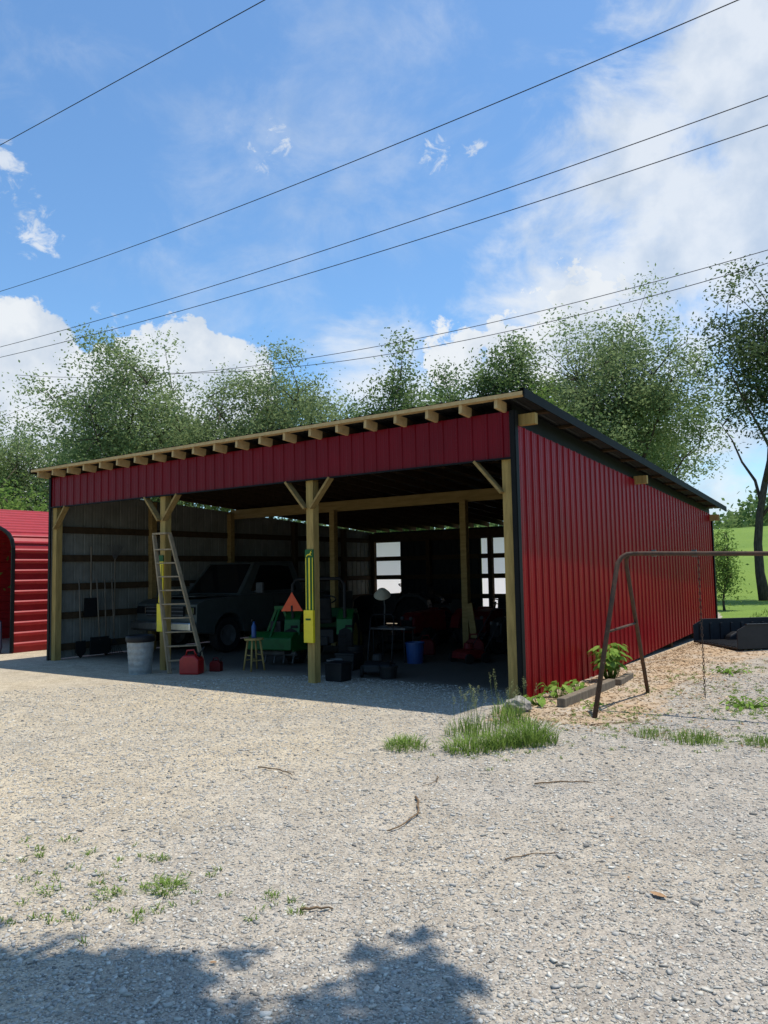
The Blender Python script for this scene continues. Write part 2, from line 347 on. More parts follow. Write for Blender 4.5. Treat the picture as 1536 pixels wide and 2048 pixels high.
P_=np.stack([x_+sx[:,None],y2+sy[:,None],z_+(Hn(sx,sy)+sz*.15)[:,None]],2)
cf=np.array([(0,1,3,2),(4,6,7,5),(0,4,5,1),(2,3,7,6),(0,2,6,4),(1,5,7,3)])
F=(cf[None]+8*np.arange(n)[:,None,None]).reshape(-1,4)
g=bigmesh("loose_gravel",P_.reshape(-1,3),F,stonemat(),tone=np.repeat(RNG.random(n),8)); g["kind"]="stuff"
n=7000; sx=np.abs(RNG.normal(0,1.2,n))+.08; sy=RNG.uniform(-1.4,11,n); sz=RNG.uniform(.006,.018,n)
P_=cube[None]*sz[:,None,None]*np.stack([RNG.uniform(1,2.4,n),RNG.uniform(.25,.6,n),RNG.uniform(.1,.25,n)],1)[:,None,:]
a1=RNG.uniform(0,6.28,n); c,s=np.cos(a1),np.sin(a1); x_=P_[:,:,0]*c[:,None]-P_[:,:,1]*s[:,None]; y_=P_[:,:,0]*s[:,None]+P_[:,:,1]*c[:,None]
P_=np.stack([x_+sx[:,None],y_+sy[:,None],P_[:,:,2]+P_[:,:,0]*.25+(Hn(sx,sy)+.004)[:,None]],2); F=(cf[None]+8*np.arange(n)[:,None,None]).reshape(-1,4)
M['chip']=leafmat("wood_chip",(.20,.12,.065),(.60,.46,.30),.01)
g=bigmesh("wood_chips",P_.reshape(-1,3),F,'chip',tone=np.repeat(RNG.random(n),8)); g["kind"]="stuff"
# ---------------------------------------------------------------- foliage helpers
def leafquads(C,tones,n,sig,size,asp=.5,droop=0):
    K=len(C); c=np.repeat(C,n,0); tn=np.repeat(tones,n); m=len(c)
    off=RNG.normal(0,1,(m,3))*np.array(sig); off[:,2]-=droop*np.abs(RNG.normal(0,1,m))*(off[:,0]**2+off[:,1]**2)**.5
    p=c+off
    u=RNG.normal(0,1,(m,3)); u[:,2]*=.7; u/=np.linalg.norm(u,axis=1)[:,None]
    w=RNG.normal(0,1,(m,3)); w=np.cross(u,w); w/=np.linalg.norm(w,axis=1)[:,None]
    s=size*RNG.uniform(.6,1.35,m)[:,None]
    a=p-u*s*.5; b=p+w*s*asp*.5; d=p+u*s*.5; e=p-w*s*asp*.5
    V=np.stack([a,b,d,e],1).reshape(-1,3); F=np.arange(4*m).reshape(-1,4)
    t=np.clip(tn+RNG.normal(0,.13,m),0,1)
    return V,F,np.repeat(t,4)
def make_tree(label,loc,H,R,z0,ncl,nleaf,lsize,sig,seed,mat,trunk_r=.22,lean=(0,0),bark='bark',cat="tree",name="deciduous_tree",top=.5,twist=None,rough=.38,dens=1.65,br=1):
    rr=random.Random(seed); z=Hh(loc[0],loc[1]); T=thing(name,label,cat,(loc[0],loc[1],z-.05))
    b=B(); lx,ly=lean; ncl=int(ncl*dens); nleaf=int(nleaf*1.15)
    def trunkp(t):
        w=.25*math.sin(t*4+seed)*t+ (twist(t) if twist else 0)
        return Vector((lx*t+w,ly*t+w*.5,H*.8*t))
    tp=[trunkp(i/10) for i in range(11)]
    b.tube(tp,[trunk_r*(1.25 if i==0 else 1)*(1-.85*i/10) for i in range(11)],9)
    cz=(z0+H)/2; hz=(H-z0)/2; nodes=[p for p in tp if p.z>z0*.8]
    cx,cy=lx*.8,ly*.8
    nl=9+rr.randint(0,3)
    for k in range(nl):
        t=.28+.6*k/nl; s=trunkp(t); a=k*2.4+rr.random()
        rad=R*rr.uniform(.55,.85)*(1-.5*max(0,t-.6)); e=Vector((cx+math.cos(a)*rad,cy+math.sin(a)*rad,min(H*.93,s.z+rr.uniform(.25,.5)*H*(1.1-t)+.5)))
        if e.z<z0+.5: e.z=z0+.5+rr.random()
        mid=(s+e)/2+Vector((rr.uniform(-.3,.3),rr.uniform(-.3,.3),-.25*rr.random()+.1)); q=[s+(mid-s)*.5+Vector((rr.uniform(-.15,.15),0,.05)),mid,(mid+e)/2+Vector((0,rr.uniform(-.2,.2),.15)),e]
        r0=br*trunk_r*.46*(1-.5*t); b.tube([s]+q,[r0,r0*.8,r0*.6,r0*.4,r0*.18],6); nodes+=q
    ph=[rr.uniform(0,6.28) for _ in range(4)]
    C=[]
    while len(C)<ncl:
        d=Vector((rr.gauss(0,1),rr.gauss(0,1),rr.gauss(0,1))).normalized()
        a=math.atan2(d.y,d.x); lob=1-rough+rough*(.5+.5*math.sin(3*a+ph[0]+2*d.z))*1.0+.18*math.sin(5*a+ph[1]+4*d.z)+.14*math.sin(9*d.z+ph[2])
        f=rr.random()**.40*lob
        z_=cz+d.z*hz*f; tz=(z_-z0)/(H-z0); prof=math.sin(math.pi*min(1,max(0.05,tz))**(.5+top*.5))**.5 if tz<1 else .2
        C.append(Vector((cx+d.x*R*f*(.6+.4*prof),cy+d.y*R*f*(.6+.4*prof),z_)))
    for c in C:
        s=min(nodes,key=lambda p:(p-c).length_squared+ (2 if p.z>c.z else 0)); m=(s+c)/2+Vector((0,0,.12))
        b.tube([s,m,c],[.026,.016,.006],4)
    b.obj("trunk",bark,T,smooth=True)
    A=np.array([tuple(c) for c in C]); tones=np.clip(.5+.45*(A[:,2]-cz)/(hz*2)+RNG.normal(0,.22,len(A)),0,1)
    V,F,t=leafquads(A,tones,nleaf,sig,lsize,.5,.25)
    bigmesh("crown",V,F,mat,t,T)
    return T
def at(u,dep):
    p=LD(u*dep,dep); return (p.x,p.y)
make_tree("tall airy locust tree with fine grey-green foliage",at(-.34,38),13.8,4.9,3.0,125,170,.165,(.55,.55,.36),11,'leafA',.2)
make_tree("broad airy tree with light grey-green crown",at(-.15,41),13.8,5.5,3.0,150,170,.165,(.58,.58,.36),12,'leafA',.22)
make_tree("narrow darker tree with spiky top",at(.02,36),12.1,3.0,2.5,95,150,.17,(.42,.42,.42),13,'leafB',.16)
make_tree("slender dark green tree beside the tree row",at(.095,41),12.9,2.7,3,75,150,.18,(.45,.45,.38),14,'leafB',.15)
make_tree("upright dark tree with layered clumps of leaves",at(.165,38),13.6,2.2,5,60,170,.18,(.40,.40,.25),15,'leafB',.15)
make_tree("bright green low bushy tree",at(.19,36),10.2,2.5,3.5,70,170,.18,(.45,.45,.35),16,'leafC',.14)
make_tree("large spreading feathery tree behind the barn",at(.315,38),14.9,5.2,4.4,165,170,.165,(.58,.58,.36),17,'leafA',.24,rough=.42,dens=1.5)
make_tree("tall dark tree with crooked bare lower trunk",at(.49,30),14.1,3.2,5.8,70,130,.15,(.40,.40,.28),18,'leafD',.19,lean=(.9,.4),twist=lambda t:-.45*math.sin(t*5.2)*(1-t),rough=.55,dens=1.4,br=1.0)
make_tree("rounded hazy tree beyond the red carport",at(-.485,45),11.6,3.9,2,90,150,.18,(.55,.55,.38),19,'leafA',.2)
make_tree("mid-height tree filling a gap in the row",at(-.05,46),12.9,4.4,2.0,110,150,.20,(.6,.6,.42),20,'leafA',.2,dens=1.3)
make_tree("mid-height tree filling a gap in the row",at(-.25,46),13.0,4.4,2.0,110,150,.20,(.6,.6,.42),21,'leafA',.2,dens=1.3)
make_tree("small tree lower than its neighbours",at(.24,45),12.6,3.6,2,90,150,.20,(.6,.6,.42),22,'leafB',.18,dens=1.2)
make_tree("mid-height tree filling a gap in the row",at(-.40,47),11.0,3.2,2,70,150,.20,(.6,.6,.42),31,'leafA',.2,dens=1.2)
make_tree("mid-height tree filling a gap in the row",at(.06,47),12.6,4.2,2,100,150,.20,(.6,.6,.42),32,'leafA',.2,dens=1.3)
make_tree("mid-height tree filling a gap in the row",at(.36,46),10.4,3.0,5,60,150,.19,(.55,.55,.4),33,'leafA',.2,dens=.9)
make_tree("yellow-green bushy shrub behind the carport",at(-.50,24),5.1,1.8,.8,50,170,.14,(.4,.4,.35),23,'leafC',.08,cat="shrub",name="shrub")
make_tree("leafy shrub beside the field edge",at(.437,24),2.4,.5,.2,24,110,.09,(.2,.2,.22),24,'leafC',.04,cat="shrub",name="shrub",dens=1)
cs=[]
for i in range(420):
    u=random.uniform(-1.0,1.0); d=random.uniform(108,135); p=LD(u*d,d); hh=Hh(p.x,p.y); cs.append((p.x,p.y,hh+random.uniform(.3,5.0)*(.6+.4*math.sin(u*40))))
A=np.array(cs); V,F,t=leafquads(A,RNG.uniform(.2,.8,len(A)),90,(1.5,1.5,1.1),.8,.7)
o=bigmesh("distant_wood",V,F,'leafB',t); o["kind"]="stuff"
# overhanging tree behind the viewer (throws the leafy shadow)
T=thing("shade_tree","leafy tree overhanging the gravel yard","tree",(3.2,-14.5,Hh(3.2,-14.5)))
b=B(); b.tube([(0,0,0),(.1,.3,3),(0,.6,6),(-.1,1.2,8)],[.3,.25,.2,.13],10)
zz=7.4; off=Vector((.16*zz,.235*zz,0)); rs=random.Random(11)
cl=[(.80,-7.40),(.95,-7.3),(1.12,-7.18),(1.25,-7.26),(1.38,-7.0),(1.35,-7.28),(1.5,-7.14),(1.68,-7.05),(1.62,-7.3),(1.82,-7.14),(1.8,-7.35),(1.98,-7.22),(2.12,-7.36),(1.0,-7.55),(1.25,-7.6),(1.55,-7.55),(1.85,-7.6),(2.18,-7.12),
    (2.38,-6.36),(2.52,-6.42),(2.46,-6.6),(2.64,-6.58),(2.56,-6.76),(2.70,-6.78),(3.85,-6.3),(2.9,-7.5),(3.6,-7.2),(1,-8),(1.8,-8.3),(2.8,-8.4),(.2,-8.0)]
nm_=len(cl)
for i in range(60):
    x,y=cl[rs.randint(0,23)]; cl.append((x+rs.gauss(0,.15),y+rs.gauss(.05,.14)))
C=[]; nc=len(cl)
for i,(x,y) in enumerate(cl):
    C.append(Vector((x+off.x-3.2,y+off.y+14.5,zz+random.uniform(-.1,.1))))
for k in range(60):
    a=random.uniform(0,6.28); rad=3.2*random.random()**.5; C.append(Vector((math.cos(a)*rad-.2,math.sin(a)*rad-.2,random.uniform(6.5,10.5))))
hub=[Vector((0,.6,6)),Vector((-.1,1.2,7.1)),Vector((0,3.5,7.3)),Vector((-.7,6.2,7.4)),Vector((.2,7.2,7.4)),Vector((-1.1,7.9,7.45))]
b.tube(hub[1:5],[.10,.07,.04,.02],7); b.tube([hub[3],hub[5]],[.035,.015],6)
for c in C:
    s=min(hub,key=lambda p:(p-c).length); b.tube([s,(s+c)/2+Vector((0,0,.1)),c],[.018,.011,.004],4)
b.obj("trunk",'bark',T,smooth=True)
A=np.array([tuple(c) for c in C]); V,F,t=leafquads(A[:nm_],np.full(nm_,.3),95,(.12,.10,.08),.13,.6)
V1,F1,t1=leafquads(A[nm_:nc],np.full(nc-nm_,.3),16,(.045,.045,.05),.14,.6)
V2,F2,t2=leafquads(A[nc:],np.full(60,.5),110,(.4,.4,.3),.13,.6)
bigmesh("crown",np.vstack([V,V1,V2]),np.vstack([F,F1+len(V),F2+len(V)+len(V1)]),'leafD',np.concatenate([t,t1,t2]),T)
# ---------------------------------------------------------------- barn
Y0=-.29; XE=.32
def zr(y): return 3.95-.0656*(y-Y0)
barn=thing("pole_barn","dark red metal pole barn with open front and sloping roof","barn")
def ribs(L0,L1,sp=.2286):
    out=[];x=L0; k=0
    out.append((L0,0))
    c=L0+.08
    while c+.03<L1:
        out+=[(c-.020,0),(c-.010,.017),(c+.010,.017),(c+.020,0)]
        for m_ in (.076,.152):
            if c+m_+.012<L1: out+=[(c+m_-.009,0),(c+m_,.003),(c+m_+.009,0)]
        c+=sp
    out.append((L1,0)); return out
def panel(b,axis,fixed,L0,L1,zb,zt,outward,mo=0,mi=1):
    pts=ribs(L0,L1); zb_=zb if callable(zb) else (lambda a:zb); zt_=zt if callable(zt) else (lambda a:zt)
    for layer,(o0,mm) in enumerate(((0,mo),(-.004,mi))):
        vs=[];fs=[]
        for a,h in pts:
            q=fixed+outward*(h+o0)
            for z in (zb_(a),zt_(a)): vs.append((q,a,z) if axis=='Y' else (a,q,z))
        for i in range(len(pts)-1): fs.append((2*i,2*i+2,2*i+3,2*i+1))
        b.add(vs,fs,mm)
sw=lambda y:3.60-.0546*y
b=B(); panel(b,'Y',.03,.0,D,lambda y:-.03+.26*float(sm((y-1)/11)),sw,1)
sidewall=b.obj("side_wall",['red','white'],barn)
b=B(); vs=[(0.0,0,sw(0)-.1),(0.0,D,sw(D)-.1),(0.0,D,zr(D)-.05),(0.0,0,zr(0)-.05)]; b.add(vs+[(-.012,y,z) for x,y,z in vs],[(0,1,2,3),(7,6,5,4),(0,4,5,1),(2,6,7,3)]); b.obj("eave_gap_shade",'black',barn)  # black sheet added in the eave gap to stand for its shade
b=B()
for i in range(8):
    zz_=.3+i*.46
    for j in range(0,52):
        y=.1+j*.2286+.03
        if y<D and zz_<sw(y)-.05: b.cyl((.03,y,zz_),(.038,y,zz_),.007,n=6)
o=b.obj("screw_heads",'red',barn); o["kind"]="stuff"
b=B(); panel(b,'Y',-WX-.03,0,D,.02,sw,-1); b.obj("side_wall",['red','white'],barn)
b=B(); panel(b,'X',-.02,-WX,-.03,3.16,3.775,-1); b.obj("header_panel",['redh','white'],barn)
b=B(); b.box((-WX/2,-.025,3.150),(WX,.05,.022)); b.obj("header_trim",'black',barn)
wins=[(-10.44,-9.45,.62,2.84),(-6.52,-5.72,.34,2.86)]
b=B(); yb=D+.03; zt=sw(D)
segs=[(-WX,-10.44,.02,zt),(-10.44,-9.45,.02,.62),(-10.44,-9.45,2.84,zt),(-9.45,-6.52,.02,zt),(-6.52,-5.72,.02,.34),(-6.52,-5.72,2.86,zt),(-5.72,0,.02,zt)]
for a,c,z0,z1 in segs: panel(b,'X',yb,a,c,z0,z1,1)
b.obj("back_wall",['red','ceil'],barn)  # inner face takes the shade-darkened steel colour
for a,c,z0,z1 in wins:
    b=B(); b.box(((a+c)/2,yb+.01,(z0+z1)/2),(c-a,.004,z1-z0)); b.obj("window",'fiber',barn)
def post(x,y,top,w=.14,mt='wood'): 
    b=B(); b.box((0,0,top/2-.1),(w,w,top+.2)); return b.obj("post",mt,barn,loc=(x,y,0),bevel=.004)
for x in (-.10,-3.5,-7,-WX+.08): post(x,.075,3.7)
for x in (-3.5,-7): post(x,5.0,3.15,mt='woodx')
for y in (2.5,5.0,7.5,9.8,D-.1):
    post(-.10,y,sw(y)-.05,mt='girt'); post(-WX+.08,y,sw(y)-.05,mt='woodx' if y<6 else 'girt')  # posts deeper inside get the lumber coloured dark for shade
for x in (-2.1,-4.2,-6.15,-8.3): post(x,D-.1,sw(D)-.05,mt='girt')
for y,z1,h,mt_ in ((.165,3.73,.26,'woodx'),(5.1,3.37,.24,'woodx'),(D-.2,2.9,.24,'girt')):
    b=B(); b.box((0,0,0),(WX-.02,.075,h)); b.obj("girder",mt_,barn,loc=(-WX/2,y,z1-h/2),bevel=.003)
b=B(); b.box((0,0,0),(WX-.2,.038,.2)); b.obj("girder",'woodx',barn,loc=(-WX/2,.02,3.27))
for y,z in ((.2,3.775),(5.2,3.40),(D-.15,2.98)):
    b=B(); b.box((.14,y,z-.10),(.24,.09,.15)); b.obj("beam_end",'wood',barn,bevel=.003)
b=B(); b.box((-WX-.14,.2,3.675),(.26,.09,.17)); b.obj("beam_end",'wood',barn,bevel=.003)
def brace(x,y,sx,zp=2.70,zh=3.15,dx=.45):
    b=B(); b.beam((x+sx*.06,y,zp),(x+sx*dx,y,zh),.038,.12,up=(0,1,0)); b.obj("knee_brace",'woodx',barn,bevel=.002)
for x,ss in ((-.10,(-1,)),(-3.5,(-1,1)),(-7,(-1,1)),(-WX+.08,(1,))):
    for s_ in ss: brace(x,-.012,s_)
for i in range(21):
    x=-.09-i*.525; b=B(); b.beam((x,.0,zr(.0)-.105),(x,D+.3,zr(D+.3)-.105),.04,.125); b.obj("rafter",'girt',barn)  # same lumber as the tails, coloured darker for the shade inside
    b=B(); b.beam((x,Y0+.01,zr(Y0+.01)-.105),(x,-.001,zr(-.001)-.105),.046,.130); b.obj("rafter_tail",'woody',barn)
for j in range(13):
    y=Y0+.055+j*.96; b=B(); b.box((0,0,0),(WX+.55,.14 if j==0 else .09,.034),0,Matrix.Rotation(-.0655,3,'X')); b.obj("purlin",'woody' if j==0 else 'girt',barn,loc=(-WX/2,y,zr(y)-.024))
b=B(); b.box((0,0,0),(WX+.6,.014,.05)); b.obj("edge_board",'woody',barn,loc=(-WX/2,Y0-.012,zr(Y0)-.03))
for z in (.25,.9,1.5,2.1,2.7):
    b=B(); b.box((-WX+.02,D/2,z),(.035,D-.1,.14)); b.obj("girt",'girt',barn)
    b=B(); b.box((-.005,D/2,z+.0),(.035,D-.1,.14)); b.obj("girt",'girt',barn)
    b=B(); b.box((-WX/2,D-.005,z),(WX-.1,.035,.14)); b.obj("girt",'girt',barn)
b=B(); pts=ribs(-WX-.3,XE-.01); y0,y1=Y0-.02,D+.42
for o0,mm in ((0,0),(-.004,1)):
    vs=[];fs=[]
    for a,h in pts:
        for y in (y0,y1): vs.append((a,y,zr(y)+h+o0))
    for i in range(len(pts)-1): fs.append((2*i,2*i+2,2*i+3,2*i+1))
    b.add(vs,fs,mm)
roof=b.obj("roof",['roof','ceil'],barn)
b=B(); b.beam((XE+.005,y0-.01,zr(y0)-.035),(XE+.005,y1,zr(y1)-.035),.02,.125); b.beam((XE-.03,y0-.01,zr(y0)+.030),(XE-.03,y1,zr(y1)+.030),.06,.008); b.obj("rake_trim",'roof',barn)
b=B(); b.beam((-WX-.32,y0,zr(y0)-.03),(-WX-.32,y1,zr(y1)-.03),.02,.10); b.obj("rake_trim",'roof',barn)
for cx,cy,sx_,sy_,h in ((.03,-.0,1,-1,3.775),(-WX-.03,0,-1,-1,3.775),(.03,D+.03,1,1,sw(D))):
    b=B(); b.box((cx+sx_*.022-sx_*.032,cy+sy_*.045,h/2),(.064,.012,h)); b.box((cx+sx_*.028,cy-sy_*.005,h/2),(.012,.088,h)); b.obj("corner_trim",'black',barn)
# ---------------------------------------------------------------- signs on posts
def sign(x,label,full):
    T=thing("post_sign",label,"sign",(x,-.012,0)); 
    if full:
        b=B(); b.box((0,0,1.55),(.17,.012,1.02)); b.obj("backing",'green',T)
        b=B(); b.box((-.066,-.009,1.5),(.012,.006,.86)); b.obj("stripe",'yellow',T)
        b=B(); b.box((.066,-.009,1.5),(.012,.006,.86)); b.obj("stripe",'yellow',T)
        b=B(); b.box((0,-.009,1.5),(.028,.006,.86)); b.obj("stripe",'yellow',T)
        b=B(); b.prism([(-.055,1.965),(-.03,1.985),(.0,1.99),(.02,2.0),(.035,2.03),(.05,2.045),(.04,2.02),(.06,2.005),(.035,2.0),(.03,1.985),(.055,1.96),(.03,1.968),(.0,1.972),(-.03,1.968),(-.06,1.94)],-.014,-.008,'Y'); b.obj("emblem",'yellow',T)
        b=B(); b.box((0,-.02,.87),(.19,.05,.5)); b.obj("yellow_box",'yellow',T,bevel=.006)
        b=B(); b.box((0,-.047,.98),(.10,.004,.03)); b.obj("printed_band",'green',T)
    else:
        b=B(); b.box((0,0,1.58),(.13,.012,.74)); b.obj("backing",'yellow',T)
        b=B(); b.box((0,0,2.01),(.13,.012,.11)); b.obj("top_plate",'green',T)
        b=B(); b.box((.03,-.009,1.6),(.014,.006,.6)); b.obj("stripe",'green',T)
        b=B(); b.box((0,-.015,.94),(.15,.045,.5)); b.obj("yellow_box",'yellow',T,bevel=.006)
sign(-3.50,"green and yellow strip sign on the barn post",True)
sign(-7.02,"yellow strip sign on a post beside the ladder",False)
# ---------------------------------------------------------------- carport
cp=thing("metal_carport","red ribbed metal carport with rounded eaves","carport",(-12.75,.45,0))
prof=[(0,0),(0,2.38),(-.06,2.56),(-.2,2.70),(-.4,2.80),(-2.2,3.45),(-4.0,2.80),(-4.2,2.70),(-4.34,2.56),(-4.4,2.38),(-4.4,0)]
b=B()
def ribprof(P):
    out=[]
    for (x0,z0),(x1,z1) in zip(P[:-1],P[1:]):
        l=math.hypot(x1-x0,z1-z0); nx_,nz_=(z1-z0)/l,-(x1-x0)/l; k=max(1,int(round(l/.23)))
        for i in range(k):
            for fr,h in ((.0,0),(.55,0),(.68,.03),(.86,.03)):
                t=(i+fr)/k; out.append((x0+(x1-x0)*t+nx_*h,z0+(z1-z0)*t+nz_*h))
    out.append(P[-1]); return out
rp_=ribprof(prof)
vs=[];fs=[]
for x,z in rp_: vs+=[(x,0,z),(x,8,z)]
for i in range(len(rp_)-1): fs.append((2*i,2*i+1,2*i+3,2*i+2))
b.add(vs,fs)
b.obj("shell",'carport',cp)
b=B(); b.tube([(x+(.03 if x>-2.2 else -.03),-.02,z+.02) for x,z in prof],.045,6); b.obj("edge_trim",'black',cp)
b=B(); b.box((-2.2,7.9,1.4),(4.3,.03,2.8)); b.obj("back_wall",'carport',cp)
sh=thing("storage_shelf","dark metal shelf inside the red carport","shelf",(-13.6,1.6,0))
b=B()
for x in(-.5,.5):
    for y in(-.25,.25): b.box((x,y,.9),(.04,.04,1.8))
b.box((0,-.25,1.7),(1.0,.03,.03)); b.box((0,.25,1.7),(1.0,.03,.03)); b.box((-.5,0,1.7),(.03,.5,.03)); b.box((.5,0,1.7),(.03,.5,.03))
b.obj("frame",'dark',sh)
for z in(.35,.9,1.45,1.78):
    b=B(); b.box((0,0,z),(1.0,.5,.03)); b.obj("shelf_board",'oldwood',sh)
T=thing("plant_pot","clay plant pot standing on the shelf","pot",(-13.3,1.5,1.465)); b=B(); b.lathe([(.0,0),(.08,0),(.12,.2),(.13,.2),(.11,.17),(0,.17)],n=16); b.obj("pot",'rust',T,smooth=True)
T=thing("feed_sack","navy sack with white lettering UNAGA","sack",(-12.98,.2,0)); b=B()
b.lathe([(0,0),(.16,.02),(.19,.15),(.18,.5),(.17,.72),(.06,.8),(0,.8)],n=14); o=b.obj("sack",'navy',T,smooth=True); o.scale=(1,.6,1)
def text(s,size,mat,parent,loc,rot,name="lettering"):
    cu=bpy.data.curves.new("t",'FONT'); cu.body=s; cu.size=size; cu.extrude=.002; cu.align_x='CENTER'; cu.align_y='CENTER'
    to=bpy.data.objects.new("t",cu); COL.objects.link(to); bpy.context.view_layer.update()
    me=bpy.data.meshes.new_from_object(to.evaluated_get(bpy.context.evaluated_depsgraph_get())); bpy.data.objects.remove(to)
    me.materials.clear(); me.materials.append(M[mat]); o=bpy.data.objects.new(name,me); COL.objects.link(o); o.parent=parent; o.location=loc; o.rotation_euler=rot; return o
text("UNAGA",.17,'lettering',T,(.0,-.125,.42),(math.radians(90),math.radians(90),0))
# ---------------------------------------------------------------- power lines
wires=[((-11.2,22,14.6),(-2.37,16,14.3)),((-15.2,30,13.16),(6.51,13,11.75)),((-15.2,30,10.88),(7.73,14.5,10.9)),((-15.1,30,10.48),(7.7,14.5,10.3)),((-2.75,34,11.4),(12.5,24,11.75)),((-.89,32,10.7),(11.9,23,10.9))]
for k,(a,c) in enumerate(wires):
    A_=LD(*a); C_=LD(*c); b=B(); pts=[]
    t0,t1=(-.5,2.4) if k==0 else ((-.5,1.35) if k<4 else (-1.3,1.7))
    for i in range(61):
        t=t0+(t1-t0)*i/60; p=A_.lerp(C_,t); p.z-=.28*(1-(2*t-1)**2) if k else 0; pts.append(p)
    b.tube(pts,.011 if k<4 else .013,5)
    o=b.obj("power_line",'dark',smooth=True,label="thin black overhead power line crossing the sky",cat="power line"); o["group"]="overhead power lines"
# ---------------------------------------------------------------- swing frame
sg=thing("swing_frame","old rusty A-frame swing set with chain","swing set",(1.2,.3,0)); ap=1.84
b=B(); b.tube([(.22,.0,ap+.015),(.15,-.02,ap+.01),(.09,-.06,ap-.03),(.06,-.11,ap-.10),(.05,-.15,ap-.2),(-.02,-.9,0)],.028,10); b.obj("leg",'rust',sg,smooth=True)
b=B(); b.tube([(.14,.06,ap-.0),(.10,.12,ap-.05),(.08,.18,ap-.15),(.0,1.12,0)],.026,10); b.obj("leg",'rust',sg,smooth=True)
b=B(); b.cyl((.02,-.50,.93),(.04,.60,.97),.016); b.obj("cross_bar",'rust',sg,smooth=True)
b=B(); b.tube([(.16,-.01,ap+.012),(.3,.01,ap+.015),(2.6,.15,ap-.05),(4.2,.25,ap-.09)],.027,10); b.obj("top_bar",'rust',sg,smooth=True)
for s_ in (-1,1):
    b=B(); b.tube([(4.2,.25,ap-.09),(4.25,.25+s_*1.0,0)],.026,10); b.obj("leg",'rust',sg,smooth=True)
for x in (.46,.92,2.0,2.5):
    b=B(); b.cyl((x-.03,.02+x*.055,ap-x*.028+.02),(x+.03,.02+x*.055,ap-x*.028+.02),.036); b.box((x,.02+x*.055,ap-x*.028+.05),(.05,.03,.04)); b.obj("clamp",'steel',sg)
b=B(); n_=40
for i in range(n_):
    z=ap-.06-i*.041; R_=Matrix.Rotation(math.pi/2*(i%2),3,'Z'); ring=[Vector((.011*math.cos(t),0,.024*math.sin(t))) for t in [k*math.pi/4 for k in range(9)]]
    b.tube([R_@p+Vector((.96,.075,z)) for p in ring],.004,4)
b.obj("chain",'rust',sg)
# ---------------------------------------------------------------- truck bed liner
bl=thing("truck_bed_liner","black plastic pickup bed liner lying on the ground","bed liner",(1.77,7.3,Hh(1.6,7.1)-.02),math.radians(42))
b=B(); b.box((0,0,.03),(2.1,1.5,.03))
for i in range(12): b.box((-.0,-.65+i*.118,.052),(2.05,.05,.016))
b.obj("floor",'liner',bl)
for s_ in (-1,1):
    b=B(); b.prism([(-1.05,.02),(1.05,.02),(1.05,.46),(-.85,.46),(-1.05,.36)],s_*.752,s_*.772,'Y'); b.box((.1,s_*.78,.465),(1.96,.06,.018))
    for i in range(9): b.box((-.9+i*.225,s_*.742,.22),(.05,.02,.34))
    b.obj("side_panel",'liner',bl,bevel=.004)
b=B(); b.box((1.05,0,.24),(.02,1.5,.44)); b.box((1.07,0,.462),(.06,1.62,.018))
for i in range(7): b.box((1.03,-.6+i*.2,.24),(.02,.06,.40))
b.obj("end_panel",'liner',bl,bevel=.004)
for s_ in(-1,1):
    b=B(); b.prism([(-.42,.04),(-.38,.14),(-.25,.21),(.25,.21),(.38,.14),(.42,.04)],s_*.74,s_*.55,'Y'); b.obj("wheel_well",'liner',bl,bevel=.03)
# ---------------------------------------------------------------- timber, rock, sticks
b=B(); b.box((0,0,.05),(.11,1.9,.12)); b.obj("garden_timber",'oldwood',loc=(.60,.8,0),bevel=.012,label="weathered landscape timber edging the bed beside the wall",cat="timber")
b=B(); b.box((0,0,.03),(.10,.8,.09)); b.obj("garden_timber",'oldwood',loc=(.62,2.25,.02),rot=.08,bevel=.012,label="short weathered timber edging beside the broad-leaved plant",cat="timber")
me=bpy.data.meshes.new("rock"); import bmesh
bm=bmesh.new(); bmesh.ops.create_icosphere(bm,subdivisions=3,radius=1)
for v in bm.verts:
    n_=.12*math.sin(v.co.x*5+1)+.1*math.sin(v.co.y*7)+.08*math.sin(v.co.z*9+v.co.x*4); v.co*=(1+n_); v.co=Vector((v.co.x*.17,v.co.y*.13,v.co.z*.10))
bm.to_mesh(me); bm.free(); me.materials.append(M['rock']); o=bpy.data.objects.new("rock",me); COL.objects.link(o); o.location=(.25,-.62,.06); o["label"]="rounded pale field stone at the barn corner"; o["category"]="rock"
def stick(p,q,r,lab,bend=.05,fork=True):
    p=Vector(p);q=Vector(q); d=(q-p); n_=Vector((-d.y,d.x,0)).normalized(); b=B()
    pts=[p+d*t+n_*bend*math.sin(t*3.1)+n_*.01*math.sin(t*17) +Vector((0,0,r+.008+Hh(p.x,p.y))) for t in [i/8 for i in range(9)]]
    b.tube(pts,[r*(1-.5*i/8) for i in range(9)],6)
    if fork: b.tube([pts[5],pts[5]+n_*.04+d.normalized()*.10],[r*.45,r*.2],5)
    o=b.obj("stick",'stick',smooth=True,label=lab,cat="stick"); o["group"]="fallen sticks on the gravel"
stick((-.525,-4.24,0),(-.08,-4.29,0),.007,"thin dead stick lying on gravel")
stick((1.07,-4.2,0),(1.325,-4.94,0),.009,"curved pale stick lying on gravel",.10,False)
stick((1.71,-3.46,0),(2.1,-3.2,0),.006,"thin dead stick lying on gravel")
stick((2.2,-5.0,0),(2.5,-4.7,0),.004,"short dead twig lying on gravel",fork=False)
stick((1.62,-6.15,0),(1.75,-6.05,0),.008,"short thick broken stick on gravel",.01,False)
stick((.9,-3.6,0),(.95,-3.9,0),.005,"short dead twig lying on gravel",fork=False)
stick((1.3,-1.05,0),(1.65,-.75,0),.006,"thin dead stick lying on the wood chips")
